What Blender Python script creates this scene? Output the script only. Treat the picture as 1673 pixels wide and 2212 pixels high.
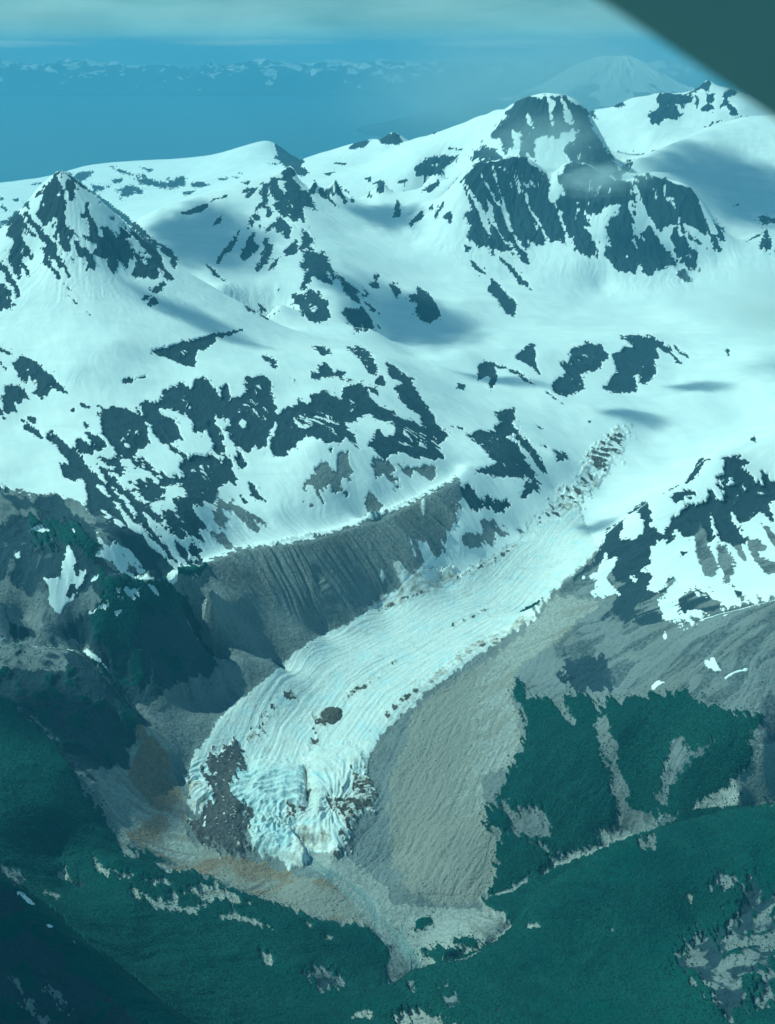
import bpy, math, random
import numpy as np

# ------------------------------------------------------------------ clear, camera, sky, sun, exposure
for _o in list(bpy.data.objects):
    bpy.data.objects.remove(_o)
scene = bpy.context.scene
COL = scene.collection
R = math.radians

CAM_H = 2000.0                     # metres above the sea
PITCH = 20.27                      # degrees below the horizon
FOC = 2737.0                       # focal length in photo pixels (photo 1673 px wide)
cam_data = bpy.data.cameras.new('camera')
cam = bpy.data.objects.new('camera', cam_data)
COL.objects.link(cam)
cam.location = (0.0, 0.0, CAM_H)
cam.rotation_euler = (R(90.0 - PITCH), 0.0, 0.0)
cam_data.sensor_fit = 'VERTICAL'
cam_data.sensor_height = 24.0
cam_data.lens = 24.0 * FOC / 2212.0
cam_data.clip_start = 0.1
cam_data.clip_end = 250000.0
cam_data.dof.use_dof = True        # the wing is too near to be in focus
cam_data.dof.focus_distance = 5000.0
cam_data.dof.aperture_fstop = 0.85
scene.camera = cam

SUN_ELEV, SUN_AZ = 48.0, -74.0     # azimuth measured from the view direction, minus = left
world = bpy.data.worlds.new('World')
scene.world = world
world.use_nodes = True
wn, wl = world.node_tree.nodes, world.node_tree.links
wn.clear()
w_out = wn.new('ShaderNodeOutputWorld')
w_bg = wn.new('ShaderNodeBackground')
w_sky = wn.new('ShaderNodeTexSky')
w_sky.sky_type = 'NISHITA'
w_sky.sun_disc = False
w_sky.sun_elevation = R(SUN_ELEV)
w_sky.sun_rotation = R(SUN_AZ)
w_sky.altitude = 1500.0
w_sky.air_density = 1.2
w_sky.dust_density = 1.5
w_bg.inputs['Strength'].default_value = 0.075
# broken cloud deck: thin overhead, closing towards the horizon, the same all the way round
w_tc = wn.new('ShaderNodeTexCoord')
w_sep = wn.new('ShaderNodeSeparateXYZ'); wl.new(w_tc.outputs['Generated'], w_sep.inputs[0])
def w_math(op, a, b=None, clamp=False):
    x = wn.new('ShaderNodeMath'); x.operation = op; x.use_clamp = clamp
    for i, v in enumerate((a, b)):
        if v is None: continue
        if hasattr(v, 'links'): wl.new(v, x.inputs[i])
        else: x.inputs[i].default_value = v
    return x.outputs[0]
w_vec = wn.new('ShaderNodeVectorMath'); w_vec.operation = 'MULTIPLY'; w_vec.inputs[1].default_value = (1.0, 1.0, 4.5)
wl.new(w_tc.outputs['Generated'], w_vec.inputs[0])
w_noi = wn.new('ShaderNodeTexNoise'); w_noi.inputs['Scale'].default_value = 7.0; w_noi.inputs['Detail'].default_value = 6; w_noi.inputs['Roughness'].default_value = .55
wl.new(w_vec.outputs[0], w_noi.inputs['Vector'])
w_cov = w_math('SUBTRACT', 1.45, w_math('MULTIPLY', w_sep.outputs[2], 2.2), False)        # cover falls with height
w_msk = w_math('MULTIPLY', w_math('ADD', w_math('MULTIPLY', w_math('SUBTRACT', w_noi.outputs['Fac'], .5), 2.2), w_cov), 1.0, True)
w_cc = wn.new('ShaderNodeValToRGB')
w_cc.color_ramp.elements[0].position = .35; w_cc.color_ramp.elements[0].color = (3.1, 4.3, 4.8, 1)
w_cc.color_ramp.elements[1].position = .68; w_cc.color_ramp.elements[1].color = (5.4, 6.6, 6.9, 1)
wl.new(w_noi.outputs['Fac'], w_cc.inputs[0])
w_mix = wn.new('ShaderNodeMix'); w_mix.data_type = 'RGBA'
wl.new(w_msk, w_mix.inputs[0]); wl.new(w_sky.outputs[0], w_mix.inputs[6]); wl.new(w_cc.outputs[0], w_mix.inputs[7])
wl.new(w_mix.outputs[2], w_bg.inputs['Color'])
wl.new(w_bg.outputs[0], w_out.inputs['Surface'])

sun_data = bpy.data.lights.new('sun', 'SUN')
sun_data.energy = 4.0
sun_data.angle = R(0.53)
sun_data.color = (1.0, 0.90, 0.76)
sun = bpy.data.objects.new('sun', sun_data)
COL.objects.link(sun)
from mathutils import Vector
_d = Vector((math.sin(R(SUN_AZ)) * math.cos(R(SUN_ELEV)), math.cos(R(SUN_AZ)) * math.cos(R(SUN_ELEV)), math.sin(R(SUN_ELEV))))
sun.rotation_euler = (-_d).to_track_quat('-Z', 'Y').to_euler()
sun.location = (0, 0, 6000)

vs = scene.view_settings
vs.view_transform = 'Standard'
vs.look = 'None'
vs.exposure = 0.12
vs.gamma = 1.0
vs.use_curve_mapping = False
try:                               # the tinted cabin window: one white balance for the whole picture
    vs.use_white_balance = True
    vs.white_balance_temperature = 4700.0
    vs.white_balance_tint = -40.0
except Exception:
    pass
scene.cycles.use_denoising = True
scene.cycles.max_bounces = 6
scene.cycles.diffuse_bounces = 2
scene.cycles.volume_bounces = 2
scene.cycles.transparent_max_bounces = 8

# ------------------------------------------------------------------ noise
rng = np.random.RandomState(7)
def _hash(ix, iy, seed):
    h = (ix.astype(np.uint32) * np.uint32(374761393) + iy.astype(np.uint32) * np.uint32(668265263) + np.uint32((seed * 2246822519) & 0xffffffff))
    h = (h ^ (h >> np.uint32(13))) * np.uint32(1274126177)
    h = h ^ (h >> np.uint32(16))
    return h
_ang = np.arange(256) * (2 * np.pi / 256)
_gx, _gy = np.cos(_ang).astype(np.float32), np.sin(_ang).astype(np.float32)
def gnoise(x, y, seed=0):
    """gradient noise, about -1..1"""
    x = np.asarray(x, np.float64); y = np.asarray(y, np.float64)
    fx, fy = np.floor(x), np.floor(y)
    ix, iy = fx.astype(np.int64), fy.astype(np.int64)
    tx, ty = (x - fx).astype(np.float32), (y - fy).astype(np.float32)
    u = tx * tx * tx * (tx * (tx * 6 - 15) + 10); v = ty * ty * ty * (ty * (ty * 6 - 15) + 10)
    def g(dx, dy):
        k = (_hash(ix + dx, iy + dy, seed) & np.uint32(255)).astype(np.int32)
        return _gx[k] * (tx - dx) + _gy[k] * (ty - dy)
    a = g(0, 0); b = g(1, 0); c = g(0, 1); d = g(1, 1)
    return ((a + u * (b - a)) * (1 - v) + (c + u * (d - c)) * v) * 1.5
def fbm(x, y, wl0, octs, seed=0, gain=0.5, ridged=False):
    s = 0; a = 1.0; t = 0
    for k in range(octs):
        n = gnoise(x / wl0 * 2 ** k + 17.3 * k, y / wl0 * 2 ** k - 9.1 * k, seed + k)
        if ridged: n = 1 - 2 * np.abs(n)
        s = s + a * n; t += a; a *= gain
    return s / t
def sstep(a, b, x):
    t = np.clip((x - a) / (b - a), 0, 1)
    return t * t * (3 - 2 * t)

# ------------------------------------------------------------------ where a photo point stands in the place
_cp, _sp = math.cos(R(PITCH)), math.sin(R(PITCH))
def ray(u, v):
    xc = (np.asarray(u, float) - 836.5) / FOC; yc = (1106.0 - np.asarray(v, float)) / FOC
    return xc, _cp + yc * _sp, -_sp + yc * _cp
def at(u, v, Y):
    X, F, Z = ray(u, v)
    return X / F * Y, Y + 0 * X, CAM_H + Z / F * Y
def project(x, y, z):
    dz = z - CAM_H
    f = y * _cp - dz * _sp
    up = y * _sp + dz * _cp
    return 836.5 + FOC * x / f, 1106.0 - FOC * up / f
# ------------------------------------------------------------------ survey of the ground: (u, v, distance in km)
# lines are crests; 'back' says how the ground falls behind them: (distance factor, drop in metres)
B1 = [(1.03, 70), (1.10, 220)]
CRESTS = [
 ('near_left', [(-420,1560,1.66),(-260,1680,1.6),(-150,1770,1.55),(0,1893,1.50),(100,1958,1.48),(200,2050,1.45),(300,2130,1.42),(400,2212,1.40),(520,2310,1.37)], [(1.05,95),(1.15,240)]),
 ('near_right', [(1900,1660,2.26),(1760,1710,2.24),(1673,1742,2.2),(1560,1765,2.2),(1450,1793,2.18),(1300,1850,2.14),(1200,1900,2.1),(1135,1965,2.06),(1108,2026,2.005),(1050,2050,1.975),(1000,2073,1.955),(930,2092,1.945),(885,2104,1.945)], [(1.03,62),(1.09,190)]),
 ('promontory', [(-200,1390,2.85),(0,1395,2.87),(100,1398,2.89),(170,1408,2.89),(230,1468,2.84),(270,1530,2.78),(303,1566,2.75)], [(1.025,30)]),
 ('headland', [(250,1240,3.10),(350,1265,3.19),(380,1300,3.17),(420,1370,3.12),(460,1430,3.06),(472,1445,3.05)], [(1.03,35)]),
 ('moraine', [(370,1255,3.25),(450,1211,3.4),(520,1186,3.5),(650,1169,3.58),(760,1136,3.72),(850,1105,3.83),(930,1065,3.98),(985,1035,4.1),(1003,1008,4.2)], [(1.012,4)]),
 ('right_ridge', [(1900,850,4.1),(1760,895,4.05),(1673,926,4.0),(1600,955,3.95),(1530,985,3.9),(1480,1030,3.85),(1420,1070,3.75),(1350,1120,3.65),(1310,1150,3.6),(1290,1190,3.55),(1240,1240,3.5),(1180,1290,3.45),(1130,1338,3.38)], [(1.03,60)]),
 ('near_shoulder', [(1900,1240,2.8),(1760,1270,2.8),(1673,1300,2.85),(1600,1320,2.88),(1550,1332,2.9),(1480,1355,2.95)], [(1.03,38)]),
 ('pyramid_right', [(130,366,5.5),(165,390,5.49),(235,450,5.47),(300,513,5.45),(350,556,5.43),(390,583,5.42),(430,605,5.4),(500,645,5.35),(580,690,5.3)], [(1.03,95),(1.09,190)]),
 ('pyramid_left', [(130,366,5.5),(104,385,5.5),(75,415,5.5),(52,448,5.5),(40,457,5.5),(28,470,5.48),(8,490,5.45),(-60,560,5.35),(-180,640,5.2)], [(1.03,95),(1.12,300)]),
 ('spires', [(280,488,7.2),(300,472,7.25),(350,447,7.35),(420,425,7.5),(480,405,7.6),(540,389,7.7),(575,378,7.75),(608,366,7.8),(618,360,7.8),(627,357,7.8),(634,385,7.8),(655,408,7.8),(668,410,7.8),(679,387,7.8),(690,412,7.8),(713,412,7.82),(723,386,7.83),(735,410,7.84),(754,430,7.86),(760,415,7.86),(766,434,7.88),(800,432,7.95),(822,396,8.02),(845,412,8.03),(870,414,8.05),(920,405,8.1),(950,392,8.1),(985,380,7.9)], [(1.03,80),(1.09,190)]),
 ('right_skyline', [(690,356,11.0),(730,341,10.7),(760,316,10.4),(800,300,10.1),(835,296,9.95),(848,284,9.9),(862,289,9.9),(874,305,9.85),(905,297,9.7),(985,272,9.3),(1060,243,9.0),(1105,225,8.8),(1140,212,8.6),(1180,209,8.5),(1220,208,8.5),(1250,222,8.5),(1280,260,8.5),(1305,305,8.4),(1335,360,8.2)], [(1.05,160),(1.15,420)]),
 ('dark_cliff', [(1005,372,7.65),(1020,358,7.6),(1060,350,7.6),(1110,341,7.6),(1145,345,7.6),(1175,366,7.6),(1195,386,7.55),(1207,366,7.55),(1230,350,7.55),(1270,358,7.5),(1300,378,7.45),(1325,389,7.4),(1345,393,7.4),(1375,382,7.4),(1400,379,7.4),(1440,385,7.4),(1480,397,7.35),(1500,415,7.3),(1520,440,7.25),(1540,470,7.2),(1570,510,7.1)], [(1.025,75)]),
 ('dome', [(1345,372,8.05),(1380,345,8.5),(1450,310,8.9),(1530,275,9.2),(1600,253,9.4),(1673,248,9.5),(1760,245,9.5),(1900,240,9.5)], [(1.04,70)]),
 ('far_ridge', [(1271,241,10.6),(1320,232,10.5),(1363,212,10.4),(1400,206,10.4),(1425,199,10.4),(1460,201,10.4),(1495,196,10.4),(1515,182,10.4),(1527,170,10.4),(1540,180,10.4),(1560,188,10.4),(1600,200,10.3),(1673,225,10.2),(1760,240,10.2),(1900,260,10.2)], [(1.05,200),(1.2,600)]),
 ('plateau', [(-250,402,12.8),(-80,400,13),(0,395,13),(60,388,13.2),(110,381,13.3),(180,359,13.6),(240,351,14),(330,347,14.2),(420,345,14),(480,342,13.7),(520,328,13),(560,311,12.5),(580,304,12.3),(597,312,12.3),(620,335,12.1),(650,348,12),(690,356,11.5)], [(1.05,90),(1.2,420)]),
]
SPOTS = [
 # near left hill face
 (0,2212,1.27),(200,2212,1.33),(-200,2212,1.25),(0,2400,1.13),(-420,2200,1.25),(300,2400,1.2),
 # left forest bench
 (250,1870,2.28),(300,1950,2.12),(150,1930,2.2),(420,1960,2.17),(600,1990,2.2),(700,2010,2.2),(800,2030,2.2),(866,2085,2.14),(450,1940,2.26),(500,2120,1.93),(700,2200,1.80),(840,2150,1.96),(600,2212,1.78),(800,2250,1.72),(640,2090,2.0),
 # outwash and streams
 (700,1880,2.40),(760,1940,2.33),(830,1990,2.27),(850,2030,2.22),(880,2080,2.15),(930,1990,2.28),(1050,1945,2.34),(1200,1875,2.44),(1290,1840,2.48),(1370,1805,2.52),(1000,2030,2.2),(1080,1990,2.25),(1050,2035,2.18),(960,2070,2.13),
 # left of the snout
 (520,1850,2.46),(500,1750,2.6),(440,1720,2.67),(350,1800,2.52),(330,1640,2.72),(330,1700,2.66),(250,1750,2.5),(400,1880,2.40),(600,1920,2.36),(500,1900,2.37),
 # promontory
 (50,1340,3.05),(100,1365,2.98),(200,1375,3.0),(-200,1340,3.0),(0,1500,2.72),(100,1500,2.73),(180,1520,2.72),(150,1650,2.53),(0,1650,2.48),(210,1600,2.64),(200,1700,2.5),(100,1750,2.36),(0,1800,2.25),(230,1780,2.44),(120,1850,2.3),(270,1620,2.69),(300,1592,2.73),(-250,1600,2.4),(-250,1800,2.2),(-60,1870,2.1),
 # headland
 (300,1350,3.02),(350,1430,2.99),(330,1500,2.91),(250,1480,2.93),(400,1460,3.0),(440,1462,3.04),(400,1495,2.985),(350,1540,2.88),(290,1525,2.88),(180,1405,3.0),(245,1465,2.94),
 # upper left slope
 (0,1100,3.45),(100,1100,3.5),(120,1150,3.35),(0,1200,3.2),(100,1250,3.1),(200,1200,3.2),(0,1300,3.0),(250,1150,3.3),(330,1235,3.16),(365,1256,3.2),(0,1060,3.6),(150,1070,3.58),(50,1020,3.75),(-250,1100,3.4),(-250,1250,3.1),
 # mid left slope
 (50,900,4.15),(200,950,3.95),(300,1050,3.65),(380,1150,3.45),(420,1080,3.6),(100,830,4.35),(250,870,4.25),(-200,850,4.2),
 (220,900,4.15),(330,850,4.35),(430,820,4.45),(500,815,4.5),(560,808,4.55),(620,850,4.45),(690,850,4.45),(770,825,4.6),(830,850,4.55),
 (450,1000,3.92),(500,985,3.98),(590,985,4.0),(500,1080,3.75),(600,1100,3.72),(700,1050,3.85),(800,1050,3.92),(800,1100,3.8),(700,950,4.05),(640,960,4.05),(940,990,4.2),(840,990,4.1),(780,900,4.35),(870,930,4.3),(950,945,4.4),(330,960,4.0),(400,930,4.1),
 # moraine wall, floor beside the ice
 (420,1290,3.2),(450,1310,3.18),(470,1370,3.17),(560,1330,3.3),(700,1310,3.42),(820,1260,3.58),(850,1250,3.6),(900,1220,3.66),(1000,1150,3.85),(1000,1200,3.8),(1100,1100,4.1),(1080,1150,4.0),(590,1430,3.15),(480,1500,3.02),(430,1560,2.9),(520,1430,3.1),(650,1370,3.28),
 (1000,1090,4.0),(1080,1040,4.2),(1100,980,4.35),(1150,1050,4.25),(1200,990,4.5),
 # glacier
 (410,1650,2.78),(460,1600,2.86),(500,1540,2.97),(600,1450,3.18),(700,1370,3.37),(820,1305,3.55),(950,1260,3.68),(1050,1215,3.82),(1130,1150,4.05),(1200,1060,4.4),(1260,980,4.7),(1350,900,5.0),
 (1000,1330,3.5),(800,1430,3.24),(900,1380,3.38),(650,1550,3.0),(700,1500,3.1),(600,1650,2.82),(530,1630,2.84),(600,1720,2.69),(560,1780,2.58),(600,1850,2.48),(640,1862,2.455),(545,1830,2.5),(720,1700,2.71),(690,1780,2.58),(680,1830,2.5),(740,1838,2.485),(780,1650,2.79),(800,1600,2.89),(560,1580,2.93),
 (850,1540,2.99),(1000,1430,3.2),(1100,1380,3.32),(920,1490,3.09),
 (1150,1200,3.9),(1200,1230,3.8),(1250,1130,4.15),(1300,1060,4.45),(1400,950,4.9),(1450,1000,4.7),(1600,900,5.1),(1500,850,5.3),(1650,800,5.5),(1550,700,6.2),(1650,600,6.8),(1450,650,6.6),(1850,800,5.5),(1850,650,6.6),
 # right ridge face
 (1600,1080,3.65),(1673,1050,3.75),(1500,1130,3.5),(1400,1160,3.48),(1450,1230,3.3),(1600,1200,3.3),(1673,1250,3.1),(1550,1290,3.07),(1400,1290,3.2),(1445,1345,3.02),(1350,1250,3.35),(1300,1350,3.17),(1200,1400,3.12),(1250,1300,3.32),(1850,1100,3.5),
 (1600,1420,2.72),(1673,1400,2.7),(1850,1400,2.65),(1550,1500,2.66),(1450,1450,2.82),(1380,1500,2.8),(1340,1580,2.68),(1300,1480,2.91),(1230,1550,2.82),(1500,1650,2.5),(1650,1600,2.48),(1850,1600,2.45),(1600,1720,2.4),(1420,1720,2.53),(1320,1680,2.63),(1320,1750,2.57),(1200,1700,2.64),(1100,1600,2.83),
 (950,1550,2.96),(1050,1480,3.08),(1000,1650,2.77),(900,1700,2.70),(850,1850,2.5),(950,1800,2.54),(1050,1780,2.55),(1100,1700,2.66),(1000,1880,2.42),(900,1920,2.36),(820,1620,2.83),(1150,1850,2.46),(1250,1800,2.52),(850,1750,2.63),
 # near right hill face
 (1500,2000,1.96),(1300,2000,1.96),(1673,1880,2.02),(1600,2050,1.86),(1400,2150,1.8),(1150,2120,1.85),(1000,2212,1.75),(1300,2212,1.72),(1550,2150,1.74),(1600,2212,1.68),(1673,2150,1.72),(1673,2000,1.9),(1500,2080,1.85),(1850,2000,1.9),(1850,2200,1.65),(800,2350,1.6),(1300,2350,1.55),(1673,2350,1.52),(1200,2600,1.25),(700,2600,1.25),(1800,2600,1.25),(600,2400,1.45),
 # pyramid faces and the bowl below
 (130,450,5.32),(200,520,5.22),(60,560,5.22),(130,590,5.08),(280,580,5.22),(250,650,4.97),(330,650,5.05),(0,680,4.85),(100,700,4.75),(250,740,4.6),(400,720,4.85),(0,800,4.45),(150,800,4.4),(350,780,4.6),(500,740,4.9),(600,740,5.0),(680,752,5.0),(760,760,5.0),(830,772,4.98),(900,830,4.75),(950,900,4.55),(-200,750,4.6),
 # basin
 (900,770,5.5),(1000,760,5.5),(800,735,5.75),(900,700,5.95),(1000,650,6.3),(850,600,6.6),(800,650,6.2),(800,520,7.2),(900,520,7.3),(950,600,6.8),(1000,450,7.75),(850,460,7.7),(1100,600,6.85),(1100,700,6.1),(1200,640,6.65),(1300,620,6.85),
 (1050,800,5.4),(1000,850,5.0),(1100,880,4.95),(1100,930,4.65),(1180,760,5.6),(1200,850,5.2),(1230,745,5.75),(1280,737,5.8),(1310,757,5.72),(1360,728,5.9),(1400,724,5.95),(1450,758,5.8),(1230,852,5.28),(1300,850,5.3),(1350,846,5.35),(1450,820,5.5),(1420,792,5.6),(1300,705,6.2),(1400,690,6.4),
 # rib below the spires and slopes beside it
 (640,440,7.35),(655,480,7.05),(690,540,6.6),(730,600,6.15),(762,650,5.85),(800,712,5.6),(560,470,7.1),(500,480,7.0),(450,540,6.5),(400,600,6.1),(550,600,6.15),(560,520,6.7),(650,690,5.62),(700,650,5.85),(600,660,5.7),(480,620,5.95),(740,500,7.25),(720,450,7.55),
 (800,350,9.6),(900,360,9.0),(1000,330,9.0),(950,370,8.6),(1050,320,8.5),(1150,290,8.3),(1250,320,8.1),(1200,350,8.0),(1300,365,8.0),
 (1010,520,7.15),(1090,560,7.0),(1160,530,7.15),(1250,570,6.95),(1330,590,6.9),(1400,600,6.85),(1500,590,6.9),(1560,550,7.0),(1100,450,7.4),(1250,450,7.35),(1400,480,7.2),(1490,480,7.15),
 (1600,350,8.6),(1500,380,8.0),(1650,450,7.7),(1600,500,7.3),(1673,520,7.1),(1420,370,7.95),(1850,400,8.0),
 (1350,290,9.9),(1400,300,9.7),(1480,265,9.9),(1340,330,9.0),(1600,235,9.9),
 (100,420,11.5),(250,400,12),(400,390,12),(500,380,11.5),(600,350,11.6),(300,440,10.2),(0,450,10.5),(200,450,10.3),(450,400,11),(0,420,11.5),
]
def build_control():
    P = []
    for name, line, back in CRESTS:
        pts = [line[0]]
        for a, b in zip(line[:-1], line[1:]):
            n = max(1, int(math.hypot(a[0]-b[0], a[1]-b[1]) / (8.0 if name == 'moraine' else 18.0 if name in ('headland', 'promontory') else 28.0)))
            for k in range(1, n + 1):
                t = k / n
                pts.append(tuple(a[i] + (b[i]-a[i]) * t for i in range(3)))
        for i, (u, v, Y) in enumerate(pts):
            x, y, z = at(u, v, Y * 1000.0)
            P.append((x, y, z))
            if i % 2 == 0 or len(pts) < 12:
                for f, d in back:
                    P.append((x * f, y * f, z - d))
    for u, v, Y in SPOTS:
        P.append(at(u, v, Y * 1000.0))
    for Y, z in ((17500., -60.), (20500., -90.), (26000., -100.)):
        for k in range(-6, 7):
            P.append((k / 6.0 * 0.45 * Y, Y, z))
    return np.array(P, float)
CTRL = build_control()
_cth = np.arctan2(CTRL[:, 0], CTRL[:, 1]); _clr = np.log(np.hypot(CTRL[:, 0], CTRL[:, 1]))
# drop near-duplicates
_keep = []
for i in range(len(CTRL)):
    ok = True
    for j in _keep:
        if abs(_cth[i]-_cth[j]) < .0025 and abs(_clr[i]-_clr[j]) < .003:
            ok = False; break
    if ok: _keep.append(i)
CTRL = CTRL[_keep]; _cth = _cth[_keep]; _clr = _clr[_keep]
_EPS = 0.0045
def _phi(r2): return np.sqrt(r2 + _EPS * _EPS)
_A = _phi((_cth[:, None]-_cth[None])**2 + (_clr[:, None]-_clr[None])**2)
_n = len(CTRL)
_M = np.zeros((_n + 3, _n + 3)); _M[:_n, :_n] = _A
_M[:_n, _n] = 1; _M[:_n, _n+1] = _cth; _M[:_n, _n+2] = _clr
_M[_n:, :_n] = _M[:_n, _n:].T
_W = np.linalg.solve(_M, np.concatenate([CTRL[:, 2], [0, 0, 0]]))
def rbf(th, lr):
    sh = th.shape; th = th.ravel(); lr = lr.ravel(); out = np.empty(len(th))
    wf = _W[:_n].astype(np.float32); ct = _cth.astype(np.float32); cl = _clr.astype(np.float32)
    for s in range(0, len(th), 20000):
        a = th[s:s+20000].astype(np.float32)[:, None] - ct; b = lr[s:s+20000].astype(np.float32)[:, None] - cl
        out[s:s+20000] = np.sqrt(a*a + b*b + np.float32(_EPS*_EPS)).astype(np.float64) @ _W[:_n]
    return (out + _W[_n] + _W[_n+1]*th + _W[_n+2]*lr).reshape(sh)

# coarse polar survey grid, then rows packed where the ground is steep or in plain view
TH0, TH1 = R(-24.5), R(24.5)
R0, R1 = 1080.0, 21000.0
NTH, NR = 1020, 1250
cth = np.linspace(TH0, TH1, 340); clr = np.linspace(math.log(R0), math.log(R1), 760)
HC = rbf(*np.meshgrid(cth, clr, indexing='ij'))
def coarse(th, lr):
    a = np.clip((th - TH0) / (TH1 - TH0) * (len(cth)-1), 0, len(cth)-1.001); b = np.clip((lr - clr[0]) / (clr[-1]-clr[0]) * (len(clr)-1), 0, len(clr)-1.001)
    i = a.astype(int); j = b.astype(int); fa = a - i; fb = b - j
    return (HC[i, j]*(1-fa) + HC[i+1, j]*fa)*(1-fb) + (HC[i, j+1]*(1-fa) + HC[i+1, j+1]*fa)*fb
def ray_slope(th, lr, z):
    return np.arctan2(z - CAM_H, np.exp(lr) * np.ones_like(th))
_E = ray_slope(cth[:, None], clr[None, :], HC)
_runmax = np.maximum.accumulate(_E, axis=1)
_vis = (_E >= _runmax - 0.0015)
_wt = np.abs(np.diff(_E, axis=1)) + 0.15 * np.diff(clr)[None] * 0.25
_wt = np.where(_vis[:, 1:], _wt, _wt * 0.12) + 0.0002
for ax, n in ((0, 13), (1, 9)):
    k = np.ones(n) / n
    _wt = np.apply_along_axis(lambda m: np.convolve(np.pad(m, n // 2, mode='edge'), k, 'valid'), ax, _wt)
_cdf = np.concatenate([np.zeros((len(cth), 1)), np.cumsum(_wt, 1)], 1); _cdf /= _cdf[:, -1:]
th = np.linspace(TH0, TH1, NTH)
_ti = np.linspace(0, 1, NR)
_lrc = np.stack([np.interp(_ti, _cdf[i], clr) for i in range(len(cth))])       # coarse columns
_a = np.clip((th - TH0) / (TH1 - TH0) * (len(cth)-1), 0, len(cth)-1.001); _i = _a.astype(int); _f = (_a - _i)[:, None]
LR = _lrc[_i] * (1 - _f) + _lrc[_i + 1] * _f
TH = np.repeat(th[:, None], NR, 1)
RR = np.exp(LR)
X = np.sin(TH) * RR; Y = np.cos(TH) * RR
Z = coarse(TH, LR)
# ------------------------------------------------------------------ what covers the ground, traced outline by outline
# each survey sheet: origin and scale that bring its own coordinates to survey coordinates (2500 wide)
SHEETS = {'1': (0, 0, .7472), '2': (1250, 0, .7472), '3': (0, 826, .7472), '4': (1250, 826, .7472), '5': (0, 1652, .7472), '6': (1250, 1652, .7472),
          '7': (0, 2478, .7472), '8': (1250, 2478, .7472), 'A': (0, 520, .3706), 'B': (620, 520, .3706), 'C': (1480, 480, .538), 'E': (0, 1150, .4782),
          'F': (700, 1150, .4782), 'G': (1850, 1350, .3885), 'H': (580, 2200, .4184), 'K': (1900, 0, .3586), 'D': (0, 0, 1.4943)}
KINDS = ['S', 'R', 'V', 'G', 'I', 'B', 'D', 'P', 'T', 'W']   # snow rock alder scree ice brown debris gravel dirty-snow water
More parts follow.
